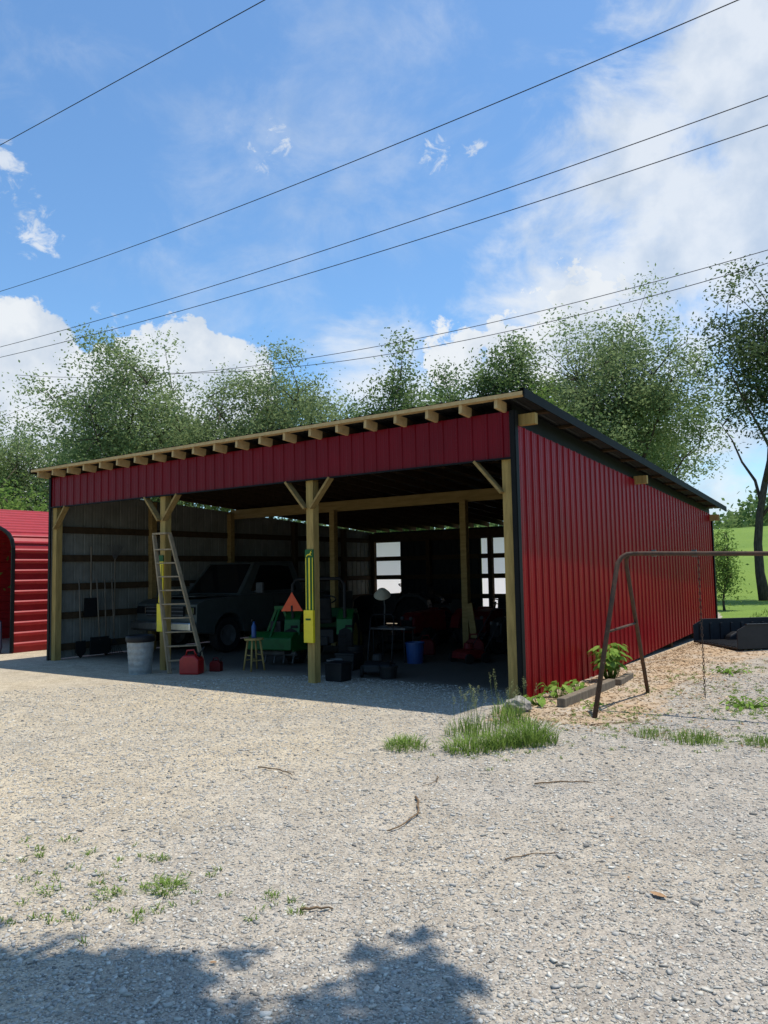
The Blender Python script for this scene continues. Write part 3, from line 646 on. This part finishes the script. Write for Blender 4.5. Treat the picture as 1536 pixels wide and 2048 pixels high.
def leaf(x,y,s,rz):
    b=B(); vs=[];n_=7
    for i in range(n_):
        t=i/(n_-1); w=.22*math.sin(math.pi*t)**.8*s; z=.010+.18*s*(t-.5)**2
        vs+=[((t-.5)*s,-w,z+.35*w),((t-.5)*s,0,z),((t-.5)*s,w,z+.35*w)]
    fs=[]
    for i in range(n_-1):
        for j in(0,1): fs.append((3*i+j,3*i+3+j,3*i+4+j,3*i+1+j))
    b.add(vs,fs); o=b.obj("fallen_leaf",'brownpl',loc=(x,y,Hh(x,y)),rot=rz,smooth=True,label="curled brown dead leaf on the gravel",cat="leaf"); o["group"]="dead leaves on the gravel"
leaf(3.10,-5.08,.10,-.3)
for i in range(20):
    a=math.radians(34.7)+random.uniform(-.6,.6); rr_=random.uniform(3,8); leaf(4.298-math.sin(a)*rr_,-9.208+math.cos(a)*rr_,random.uniform(.02,.04),random.uniform(0,6))
# ---------------------------------------------------------------- grasses and plants
def blades(cx,cy,R,n,h,w,lean=.5,seed=0):
    rg=np.random.default_rng(seed); a=rg.uniform(0,6.28,n); r=R*rg.random(n)**.6
    px=cx+np.cos(a)*r; py=cy+np.sin(a)*r; hh=h*rg.uniform(.45,1.1,n)*(1-.4*r/R); da=a+rg.normal(0,.9,n); ln=lean*rg.uniform(.2,1.2,n)*hh
    dx,dy=np.cos(da),np.sin(da); wx,wy=-dy*w/2,dx*w/2; z0=Hn(px,py)
    V=[]
    for t,ww in((0,1),(.4,.9),(.75,.6),(1,.08)):
        x=px+dx*ln*t*t; y=py+dy*ln*t*t; z=z0+hh*(t-.25*t*t*lean)
        V+= [np.stack([x-wx*ww,y-wy*ww,z],1),np.stack([x+wx*ww,y+wy*ww,z],1)]
    V=np.stack(V,1).reshape(-1,3); f=np.array([(0,1,3,2),(2,3,5,4),(4,5,7,6)]); F=(f[None]+8*np.arange(n)[:,None,None]).reshape(-1,4)
    return V,F,np.repeat(np.clip(rg.normal(.5,.25,n),0,1),8)
def clump(x,y,R,n,h,w,lab,seed,lean=.6,seeds=0):
    T=thing("grass_clump",lab,"grass",(x,y,0))
    V,F,t=blades(x,y,R,n,h,w,lean,seed); V=V-np.array([x,y,0]); bigmesh("blades",V,F,'grass',t,T)
    if seeds:
        rg=np.random.default_rng(seed+1); Cs=[];b=B()
        for i in range(seeds):
            a=rg.uniform(0,6.28); r=R*.8*rg.random(); p=Vector((math.cos(a)*r,math.sin(a)*r,Hh(x,y))); H_=rg.uniform(.28,.52); q=p+Vector((rg.normal(0,.06),rg.normal(0,.06),H_)); b.tube([p,(p+q)/2+Vector((rg.normal(0,.015),0,0)),q],[.0025,.002,.0012],4)
            for k in range(4): Cs.append(tuple(q-Vector((rg.normal(0,.008),rg.normal(0,.008),k*.025))))
        b.obj("stems",'stem',T)
        V,F,t=leafquads(np.array(Cs),np.full(len(Cs),.5),10,(.007,.007,.013),.014,.4); o=bigmesh("seed_heads",V,F,'seed',t,T); o["kind"]="stuff"
clump(.10,-2.85,.22,260,.18,.007,"low green grass tuft at the gravel edge",1,lean=1.1)
clump(-.05,-2.7,.12,90,.12,.007,"low green grass tuft at the gravel edge",21,lean=1.1)
clump(.68,-2.62,.26,330,.22,.008,"long arching grass tuft at the gravel edge",2,lean=1.1)
clump(.90,-2.38,.18,240,.26,.008,"long arching grass tuft at the gravel edge",22,lean=1.1)
clump(1.08,-2.1,.25,480,.32,.008,"tall dense grass tuft beside the barn corner",3,lean=.9)
clump(.40,-2.0,.32,220,.26,.008,"grass tuft with tall seed heads near the corner post",4,seeds=14)
clump(.55,-1.4,.26,200,.26,.008,"grass tuft with tall seed heads near the corner post",5,seeds=12)
clump(.25,-.9,.2,140,.24,.008,"wispy grass growing beside the stone",6,seeds=3)
clump(2.42,-1.25,.25,320,.15,.006,"small grass tuft beyond the swing frame",7)
clump(2.0,-1.25,.2,160,.12,.006,"small grass tuft beyond the swing frame",8)
clump(2.98,-1.1,.18,200,.13,.006,"small grass tuft at the gravel edge",9)
clump(.85,-6.36,.11,170,.07,.006,"small grass tuft growing through gravel",10,lean=1.5)
clump(.66,-6.58,.09,80,.05,.006,"small grass tuft growing through gravel",11,lean=1.5)
clump(.35,-6.75,.08,60,.045,.006,"small grass tuft growing through gravel",12,lean=1.5)
clump(.45,-6.1,.07,50,.04,.006,"small grass tuft growing through gravel",13,lean=1.5)
Vs=[];Fs=[];ts=[];o_=0
rg=random.Random(3)
spots=[(.75,-6.5,.45,34),(.3,-7,.5,26),(-.2,-6.4,.4,16),(1.5,-6.2,.15,8),(2.6,.6,.5,80),(1.6,-1.0,.7,80),(2.7,-.9,.5,40),(1.2,1.5,.6,44),(.9,-2.6,.6,50),(1.9,4,.6,60),(1.5,-.2,.6,50),(2.2,2.2,.6,60),(1.3,3,.5,40)]
for cx,cy,R,n in spots:
    for i in range(n):
        x=cx+rg.gauss(0,R*.6); y=cy+rg.gauss(0,R*.6); V,F,t=blades(x,y,.03,rg.randint(5,16),.045,.006,1.2,rg.randint(0,99999)); Vs.append(V);Fs.append(F+o_);ts.append(t);o_+=len(V)
o=bigmesh("sparse_weeds",np.vstack(Vs),np.vstack(Fs),'grass',np.concatenate(ts)); o["kind"]="stuff"
Vs=[];Fs=[];ts=[];o_=0
for i in range(600):
    x=rg.uniform(.5,9); y=rg.uniform(12.0,26); V,F,t=blades(x,y,.25,14,.2,.02,.7,i); Vs.append(V);Fs.append(F+o_);ts.append(t);o_+=len(V)
o=bigmesh("field_grass",np.vstack(Vs),np.vstack(Fs),'grass',np.concatenate(ts)); o["kind"]="stuff"
def broad(x,y,R,n,h,s,lab,seed):
    rg=random.Random(seed); b=B(); T=thing("broad_leaved_plant",lab,"plant",(x,y,Hh(x,y))); tn=[]
    for i in range(n):
        a=rg.uniform(0,6.28); r=R*rg.random()**.7; hh=h*rg.uniform(.35,1); base=Vector((math.cos(a)*r*.3,math.sin(a)*r*.3,0)); tip=Vector((math.cos(a)*r,math.sin(a)*r,hh))
        b.tube([base,tip],[.005,.003],4); tn+=[.4]*8
        d=Vector((math.cos(a),math.sin(a),-.35)).normalized(); w=Vector((-math.sin(a),math.cos(a),rg.uniform(-.3,.3))).normalized(); u=rg.random(); ss=s*rg.uniform(.6,1.2)
        vs=[]
        for t in (0,.25,.5,.75,1):
            ww=.38*ss*math.sin(math.pi*min(1,t*.9+.08))**.8 if t<1 else .01; c=tip+d*ss*t+Vector((0,0,-.25*ss*t*t)); vs+=[c-w*ww+Vector((0,0,.2*ww)),c,c+w*ww+Vector((0,0,.2*ww))]
        fs=[]
        for k in range(4):
            for j in(0,1): fs.append((3*k+j,3*k+3+j,3*k+4+j,3*k+1+j))
        b.add(vs,fs); tn+=[u]*15
    o=b.obj("foliage",'hosta',T,smooth=True); at_=o.data.attributes.new("tone",'FLOAT','POINT'); at_.data.foreach_set("value",tn)
broad(.42,2.25,.24,100,.55,.12,"bright green leafy plant growing beside the wall",1)
broad(.32,1.2,.16,26,.14,.08,"low broad-leaved plant between timber and wall",7)
broad(.34,.45,.22,36,.2,.10,"low broad-leaved plant between timber and wall",2)
broad(.30,-.15,.18,24,.13,.09,"low broad-leaved plant at the wall corner",3)
broad(.9,.1,.2,18,.07,.05,"low creeping plant beside the timber",4)
broad(2.5,.9,.35,60,.10,.06,"low weeds in the wood chips",5)
broad(1.8,3.6,.3,30,.08,.06,"low weeds in the wood chips",6)
# ---------------------------------------------------------------- objects in the front bays
tr=thing("trash_can","galvanised trash can with black bag liner","trash can",(-7.0,-.47,0))
b=B(); pr=[(0,.0),(.19,.0)]+[(.19+.045*t+(.004 if int(t*12)%2 else 0),.02+.62*t) for t in [i/12 for i in range(13)]]; b.lathe(pr,n=28); b.obj("body",'galv',tr,smooth=False)
b=B(); b.lathe([(.240,.55),(.252,.57),(.25,.64),(.235,.665),(.215,.65),(.21,.5),(0,.45)],n=28); b.obj("bag_liner",'dark',tr,smooth=True)
b=B(); b.tube([(-.24,-.02,.45),(-.29,0,.42),(-.24,.02,.39)],.008,6);b.obj("handle",'steel',tr)
ld=thing("step_ladder","weathered wooden ladder leaning on a barn post","ladder",(-6.6,0,0))
A1=Vector((-.42,-.17,2.43));A0=Vector((.12,-.26,0));C1=Vector((-.10,-.08,2.43));C0=Vector((.46,.24,0))
for p,q in((A0,A1),(C0,C1)):
    b=B(); b.beam(p,q,.034,.075,up=(0,1,0)); b.obj("rail",'ladder',ld,bevel=.003)
for i in range(9):
    t=.09+i*.1; b=B(); b.beam(A0.lerp(A1,t),C0.lerp(C1,t),.09,.024); b.obj("step",'ladder',ld)
b=B(); b.box((A1+C1)/2+Vector((0,0,.02)),(.36,.14,.03)); b.obj("top_cap",'ladder',ld)
def gascan(x,y,s,lab,mat='redp'):
    T=thing("gas_can",lab,"gas can",(x,y,0),.4); b=B(); b.prism([(-.17*s,0),(.17*s,0),(.17*s,.24*s),(.1*s,.31*s),(-.1*s,.31*s),(-.17*s,.24*s)],-.12*s,.12*s,'Y'); b.obj("body",mat,T,bevel=.025*s)
    b=B(); b.tube([(-.1*s,0,.3*s),(-.08*s,0,.38*s),(.04*s,0,.39*s),(.08*s,0,.3*s)],.016*s,8); b.obj("handle",mat,T,smooth=True)
    b=B(); b.cyl((.12*s,0,.28*s),(.14*s,0,.34*s),.03*s); b.tube([(.13*s,0,.32*s),(.18*s,0,.38*s),(.22*s,0,.44*s)],.012*s,6); b.obj("spout",'dark',T,smooth=True)
gascan(-6.1,-.1,1.05,"red plastic gas can beside the ladder")
gascan(-5.98,.35,.6,"small dark red gas can behind the larger one",'redd')
st=thing("wooden_stool","small round-topped wooden stool","stool",(-5.45,.75,0))
b=B(); b.cyl((0,0,.53),(0,0,.565),.17,n=24); b.obj("seat",'wood',st,bevel=.006)
for k in range(4):
    a=k*math.pi/2+.5; b=B(); b.cyl((.19*math.cos(a),.19*math.sin(a),0),(.11*math.cos(a),.11*math.sin(a),.53),.015,.018); b.obj("leg",'wood',st,smooth=True)
for k in range(4):
    b=B(); a=k*math.pi/2+.5;a2=a+math.pi/2; rr_=.165 if k%2 else .15; z=.18 if k%2 else .27; b.cyl((rr_*math.cos(a),rr_*math.sin(a),z),(rr_*math.cos(a2),rr_*math.sin(a2),z),.009); b.obj("rung",'wood',st)
T=thing("spray_bottle","blue bottle standing on the stool","bottle",(-5.45,.75,.566)); b=B(); b.lathe([(0,0),(.04,0),(.042,.02),(.042,.2),(.02,.25),(.018,.29),(0,.29)],n=14); b.obj("bottle",'blue',T,smooth=True); b=B(); b.box((0,-.015,.31),(.03,.07,.035)); b.obj("trigger",'dark',T)
def wheel(P,x,y,r,w,rim,ax='X',n=26,lug=True):
    T=bpy.data.objects.new("wheel",None); COL.objects.link(T); T.parent=P; T.location=(x,y,r)
    b=B(); b.lathe([(r*.58,-w*.42),(r*.9,-w*.5),(r*.98,-w*.4),(r,0),(r*.98,w*.4),(r*.9,w*.5),(r*.58,w*.42)],n=n,axis='X')
    if lug:
        for k in range(18):
            a=k*2*math.pi/18; R_=Matrix.Rotation(a,3,'X'); b.box(R_@Vector(((w*.22 if k%2 else -w*.22),0,r*1.0)),(w*.45,r*.1,r*.07),0,R_)
    b.obj("tyre",'rubber',T,smooth=False)
    b=B(); b.lathe([(0,-w*.2),(r*.2,-w*.25),(r*.45,-w*.15),(r*.58,-w*.43),(r*.6,-w*.43),(r*.6,w*.43),(r*.58,w*.43),(r*.45,w*.15),(r*.2,w*.25),(0,w*.2)],n=20,axis='X'); b.obj("rim",rim,T,smooth=True)
def tractor(name,label,cat,loc,rot,s,body,rim,rops=False,smv=False):
    T=thing(name,label,cat,loc,rot)
    q=lambda *a:tuple(v*s for v in a)
    b=B(); b.prism([(.15*s,.45*s),(1.35*s,.42*s),(1.42*s,.55*s),(1.38*s,.82*s),(1.2*s,.93*s),(.2*s,.98*s)],-.25*s,.25*s,'X'); b.obj("hood",body,T,bevel=.03*s)
    b=B(); b.box(q(0,1.41,.62),q(.36,.03,.26)); b.obj("grille",'dark',T)
    for x in(-.15,.15):
        b=B(); b.cyl(q(x,1.38,.80),q(x,1.43,.80),.045*s); b.obj("headlight",'steel',T)
    b=B(); b.box(q(0,.3,.42),q(.3,2.0,.16)); b.box(q(0,-.35,.5),q(.5,.6,.25)); b.obj("chassis",'dark',T,bevel=.01*s)
    for x in(-1,1):
        b=B(); b.prism([(-.85*s,.55*s),(-.8*s,.82*s),(-.55*s,.98*s),(-.2*s,.98*s),(.05*s,.8*s),(.15*s,.5*s),(.08*s,.5*s),(0,.74*s),(-.2*s,.9*s),(-.55*s,.9*s),(-.74*s,.78*s),(-.79*s,.55*s)],x*.34*s,x*.62*s,'X'); b.obj("fender",body,T)
    b=B(); b.box(q(0,-.4,.78),q(.44,.42,.1)); b.box(q(0,-.62,1.0),q(.42,.08,.4),0,Matrix.Rotation(.15,3,'X')); b.obj("seat",'rubber',T,bevel=.03*s)
    b=B(); b.cyl(q(0,.2,.9),q(0,.05,1.13),.02*s); b.tube([Vector(q(0,.04,1.14))+Vector((math.cos(t)*.17*s,math.sin(t)*.15*s,math.sin(t)*.07*s)) for t in [k*math.pi/8 for k in range(17)]],.014*s,6); b.obj("steering_wheel",'dark',T)
    for x in(-.5,.5): wheel(T,x*s,-.42*s,.46*s,.28*s,rim)
    for x in(-.42,.42): wheel(T,x*s,1.05*s,.28*s,.18*s,rim)
    if rops:
        b=B(); b.tube([q(-.48,-.75,.6),q(-.48,-.75,1.45),q(-.4,-.75,1.55),q(.4,-.75,1.55),q(.48,-.75,1.45),q(.48,-.75,.6)],.03*s,8); b.obj("roll_bar",'dark',T)
    if smv:
        b=B(); b.prism([(-.2*s,0),(.2*s,0),(0,.34*s)],-1.0*s,-.985*s,'Y'); o=b.obj("warning_triangle",'orange',T); o.location=(-.46*s,.10*s,.98*s)
        b=B(); b.box(q(-.46,-.86,1.03),q(.03,.12,.1)); b.obj("triangle_bracket",'dark',T)
    return T
tt=tractor("compact_tractor","green compact tractor with yellow wheels and orange triangle","tractor",(-5.25,2.55,0),math.radians(28),1.02,'green','yellowd',True,True)
fr=thing("rotary_tiller","green steel rotary tiller on a hitch frame","implement",(-5.62,1.55,0),.2)
b=B(); b.prism([(-.32,.30),(-.30,.52),(-.12,.62),(.2,.60),(.3,.45),(.3,.30)],-.46,.46,'X'); b.obj("hood",'green',fr,bevel=.02)
b=B(); b.cyl((-.40,0,.22),(.40,0,.22),.05)
for k in range(12):
    a=k*2.1; x=-.36+k*.065; b.beam((x,0,.22),(x+.01,math.cos(a)*.2,.22+math.sin(a)*.2),.02,.04)
b.obj("tines",'steel',fr)
b=B()
b.beam((-.28,.1,.58),(-.06,.1,1.05),.05,.05,up=(0,1,0)); b.beam((.28,.1,.58),(.06,.1,1.05),.05,.05,up=(0,1,0)); b.beam((0,.1,1.05),(0,-.28,.5),.04,.04); b.box((0,.1,1.05),(.22,.07,.07)); b.box((-.44,.05,.42),(.03,.5,.3)); b.box((.44,.05,.42),(.03,.5,.3)); b.obj("frame",'green',fr,bevel=.004)
b=B(); b.box((0,.05,.7),(.22,.26,.22)); b.cyl((0,.18,.7),(0,.32,.7),.04); b.obj("gearbox",'dark',fr,bevel=.02)
tractor("riding_mower","red riding lawn mower with black seat","lawn mower",(-4.6,5.9,0),math.radians(170),.85,'redd','dark')
tractor("riding_mower","red riding lawn mower parked beside another mower","lawn mower",(-3.6,6.6,0),math.radians(185),.85,'redd','dark')
tractor("riding_mower","dark riding lawn mower near the back window","lawn mower",(-7.6,9.0,0),math.radians(100),1.1,'dark','dark')
tractor("riding_mower","dark riding lawn mower behind the red ones","lawn mower",(-2.0,5.4,0),math.radians(150),.8,'dark','dark')
def tote(x,y,w,d,h,mat,lab,rz=0):
    T=thing("storage_tote",lab,"storage box",(x,y,0),rz); b=B(); b.prism([(-w*.45,0),(w*.45,0),(w*.5,h),(-w*.5,h)],-d/2,d/2,'Y'); b.obj("body",mat,T,bevel=.012); b=B(); b.box((0,0,h+.015),(w*1.06,d*1.06,.035)); b.obj("lid",mat,T,bevel=.01)
tote(-3.3,.42,.34,.28,.26,'dark',"black plastic tote beside the post")
tote(-4.0,1.6,.36,.32,.26,'dark',"dark crate standing near the tractor",.2)
def pushmower(x,y,rz,lab,mat='dark'):
    pmw=thing("push_mower",lab,"lawn mower",(x,y,0),rz)
    b=B(); b.prism([(-.24,.08),(.24,.08),(.22,.2),(.1,.24),(-.1,.24),(-.22,.2)],-.22,.22,'X'); b.cyl((0,0,.24),(0,0,.36),.1,.08); b.obj("deck",mat,pmw,bevel=.02)
    for x in(-.24,.24):
        for y in(-.18,.2): b=B(); b.cyl((x-.02,y,.09),(x+.02,y,.09),.09,n=16); b.obj("wheel",'rubber',pmw)
    b=B(); b.tube([(-.2,.2,.2),(-.2,.75,.9),(-.15,.8,.95),(.15,.8,.95),(.2,.75,.9),(.2,.2,.2)],.010,6); b.obj("handle",'dark',pmw,smooth=True)
pushmower(-3.05,1.15,.5,"small dark push mower with bent handle")
pushmower(-2.6,3.4,-.4,"dusty red push mower on the barn floor",'redd')
pushmower(-4.9,4.3,.9,"dark push mower parked behind the tractor")
def bucket(x,y,r,h,mat,lab):
    T=thing("bucket",lab,"bucket",(x,y,0)); b=B(); b.lathe([(0,0),(r*.85,0),(r,h),(r*1.06,h),(r*1.06,h-.03),(r*.95,h-.03),(r*.8,.02),(0,.02)],n=20); b.obj("body",mat,T,smooth=False); b=B(); b.tube([(r*math.cos(t),0,h-.04-.35*r*math.sin(t)) for t in [k*math.pi/8 for k in range(9)]],.004,5); b.obj("handle",'steel',T)
bucket(-3.45,2.9,.17,.38,'blue',"blue plastic bucket on the barn floor")
bucket(-2.75,1.0,.15,.2,'dark',"low black pan on the barn floor"); bucket(-4.3,2.2,.16,.34,'dark',"black bucket near the tractor"); bucket(-3.75,.9,.13,.26,'steel',"grey metal bucket near the post")
wb=thing("work_table","small cluttered work table","table",(-4.0,3.0,0),.1)
b=B(); b.box((0,0,.62),(.75,.45,.03)); b.obj("top",'steel',wb)
for x in(-.33,.33):
    for y in(-.18,.18): b=B(); b.cyl((x,y,0),(x,y,.6),.016); b.obj("leg",'dark',wb)
T=thing("desk_lamp","beige round lamp shade on a bent stand","lamp",(-4.2,3.0,.636)); b=B(); b.lathe([(.0,.12),(.08,.1),(.16,.0),(.165,-.02)],n=20); o=b.obj("shade",'beige',T,smooth=True); o.location=(0,-.05,.62); o.rotation_euler=(.5,.3,0)
b=B(); b.cyl((0,0,0),(0,0,.02),.09); b.tube([(0,0,.02),(.02,0,.4),(0,-.03,.7)],.012,6); b.obj("stand",'steel',T)
tote(-2.3,7.5,.6,.5,.5,'dark',"dark tote stacked near the back of the barn"); tote(-5.6,8.2,.9,.6,.8,'dark',"large dark crate near the back wall")
gascan(-4.0,4.2,1.0,"red gas can on the barn floor",'redd'); gascan(-3.0,4.4,1.1,"orange-red gas can beside a post",'redd')
b=B(); b.beam((-3.15,4.75,0),(-3.38,4.9,1.0),.14,.03,up=(0,1,0)); b.obj("leaning_plank",'woodx',label="short orange-toned plank leaning on a post",cat="plank")
# ---------------------------------------------------------------- wall tools
def tool(x,y,lean,kind,lab):
    T=thing(kind,lab,"garden tool",(x,y,0)); 
    b=B(); b.cyl((.0,0,.35),(-lean,0,1.65),.015); b.obj("handle",'oldwood',T,smooth=True)
    b=B()
    if kind=="spade": b.prism([(-.11,.36),(.11,.36),(.12,.12),(0,.0),(-.12,.12)],-.008,.008,'X')
    elif kind=="snow_shovel": b.prism([(-.22,.42),(.22,.42),(.24,.05),(-.24,.05)],-.012,.012,'X')
    else:
        for k in range(7): b.beam((0,0,.36),(0.03,-.2+k*.066,.02),.008,.008)
        b.box((.03,0,.03),(.02,.42,.015))
    b.obj("head",'dark',T)
tool(-10.28,.55,.08,"spade","long-handled spade leaning on the barn wall"); tool(-10.2,.95,.12,"snow_shovel","black snow shovel leaning on the barn wall")
tool(-10.25,1.35,.1,"garden_rake","garden rake leaning on the barn wall"); tool(-10.26,1.15,.06,"spade","long-handled spade leaning on the barn wall")
T=thing("hanging_shovel","square shovel hung from the wall","garden tool",(-10.38,.85,0)); b=B(); b.cyl((0,0,1.2),(0,0,2.35),.015); b.obj("handle",'oldwood',T); b=B(); b.prism([(-.16,1.25),(.16,1.25),(.17,.85),(-.17,.85)],-.01,.02,'X'); b.obj("head",'dark',T)
T=thing("leaf_rake","fan-shaped leaf rake hung from the wall","garden tool",(-10.38,1.45,0)); b=B(); b.cyl((0,0,.8),(0,0,2.1),.013); b.obj("handle",'oldwood',T); b=B()
for k in range(11): b.beam((0,0,2.05),(.02,-.22+k*.044,2.4),.006,.008)
b.obj("tines",'steel',T)
# ---------------------------------------------------------------- pickup truck (front faces -Y)
tk=thing("pickup_truck","dark grey pickup truck parked nose-out in the barn","pickup truck",(-9.1,1.8,0))
def arch(cy,r,z): return [(cy+r*math.cos(t),z+r*math.sin(t)) for t in [math.pi-k*math.pi/8 for k in range(9)]]
w=.97
poly=[(0,.5),(.45,.45)]+arch(.95,.45,.42)+[(1.45,.42),(3.75,.42)]+arch(4.35,.45,.42)+[(4.85,.45),(5.4,.55),(5.4,1.2),(3.5,1.22),(3.5,1.24),(1.35,1.24),(.25,1.17),(.02,1.08)]
b=B(); b.prism(poly,-w,w,'X'); b.obj("body",'truck',tk,bevel=.03)
b=B(); b.box((0,.75,1.235),(1.3,1.0,.03)); b.obj("hood",'truck',tk,bevel=.012)
gv=[(1.30,1.23),(1.95,1.97),(3.25,1.99),(3.48,1.23)]
b=B(); vs=[]
for y,z in gv:
    k=w*.94 if z<1.5 else w*.78; vs+=[(-k,y,z),(k,y,z)]
b.add(vs,[(0,2,4,6),(1,7,5,3),(0,1,3,2),(2,3,5,4),(4,5,7,6),(0,6,7,1)]); b.obj("cab",'truck',tk,bevel=.02)
def lerp3(a,c,t): return tuple(a[i]+(c[i]-a[i])*t for i in range(3))
def pane(A,Bq,C_,D_,ins,off,name="window"):
    c=[sum(p[i] for p in(A,Bq,C_,D_))/4 for i in range(3)]; q=[Vector(lerp3(p,c,ins)) for p in (A,Bq,C_,D_)]; n_=(q[1]-q[0]).cross(q[3]-q[0]).normalized()
    b=B(); vs=[p+n_*off for p in q]+[p-n_*.004 for p in q]; b.add(vs,[(0,1,2,3),(7,6,5,4),(0,4,5,1),(1,5,6,2),(2,6,7,3),(3,7,4,0)]); b.obj(name,'glass',tk)
pane((-w*.94,1.30,1.23),(w*.94,1.30,1.23),(w*.78,1.95,1.97),(-w*.78,1.95,1.97),.12,.008,"windshield")
for s_ in(-1,1):
    A_=(s_*w*.94,1.55,1.27);B_=(s_*w*.94,3.3,1.27);C_=(s_*w*.78,3.15,1.93);D_=(s_*w*.78,2.05,1.93)
    if s_>0: pane(A_,B_,C_,D_,.12,.01,"side_window")
    else: pane(B_,A_,D_,C_,.12,.01,"side_window")
    b=B(); b.box((s_*(w+.14),1.75,1.38),(.2,.08,.24)); b.box((s_*(w+.02),1.75,1.3),(.1,.04,.04)); b.obj("mirror",'steel',tk,bevel=.02)
    b=B(); b.box((s_*.78,-.005,.95),(.3,.05,.16)); b.obj("headlight",'glass',tk,bevel=.015)
    b=B(); b.box((s_*(w+.008),2.6,.98),(.02,.16,.04)); b.obj("door_handle",'dark',tk)
    b=B(); b.box((s_*(w+.004),2.35,.8),(.008,.01,.7)); b.obj("door_seam",'dark',tk)
b=B(); b.box((0,-.005,.93),(1.2,.04,.22)); 
b.obj("grille",'dark',tk)
for z in(.85,.93,1.01): b=B(); b.box((0,-.03,z),(1.2,.02,.02)); b.obj("grille_bar",'steel',tk)
b=B(); b.box((0,-.1,.62),(1.96,.16,.2)); b.obj("bumper",'chrome',tk,bevel=.04)
for y in(.95,4.35):
    for x in(-.82,.82): wheel(tk,x,y,.38,.25,'steel',lug=False)
print("objects",len(bpy.data.objects))
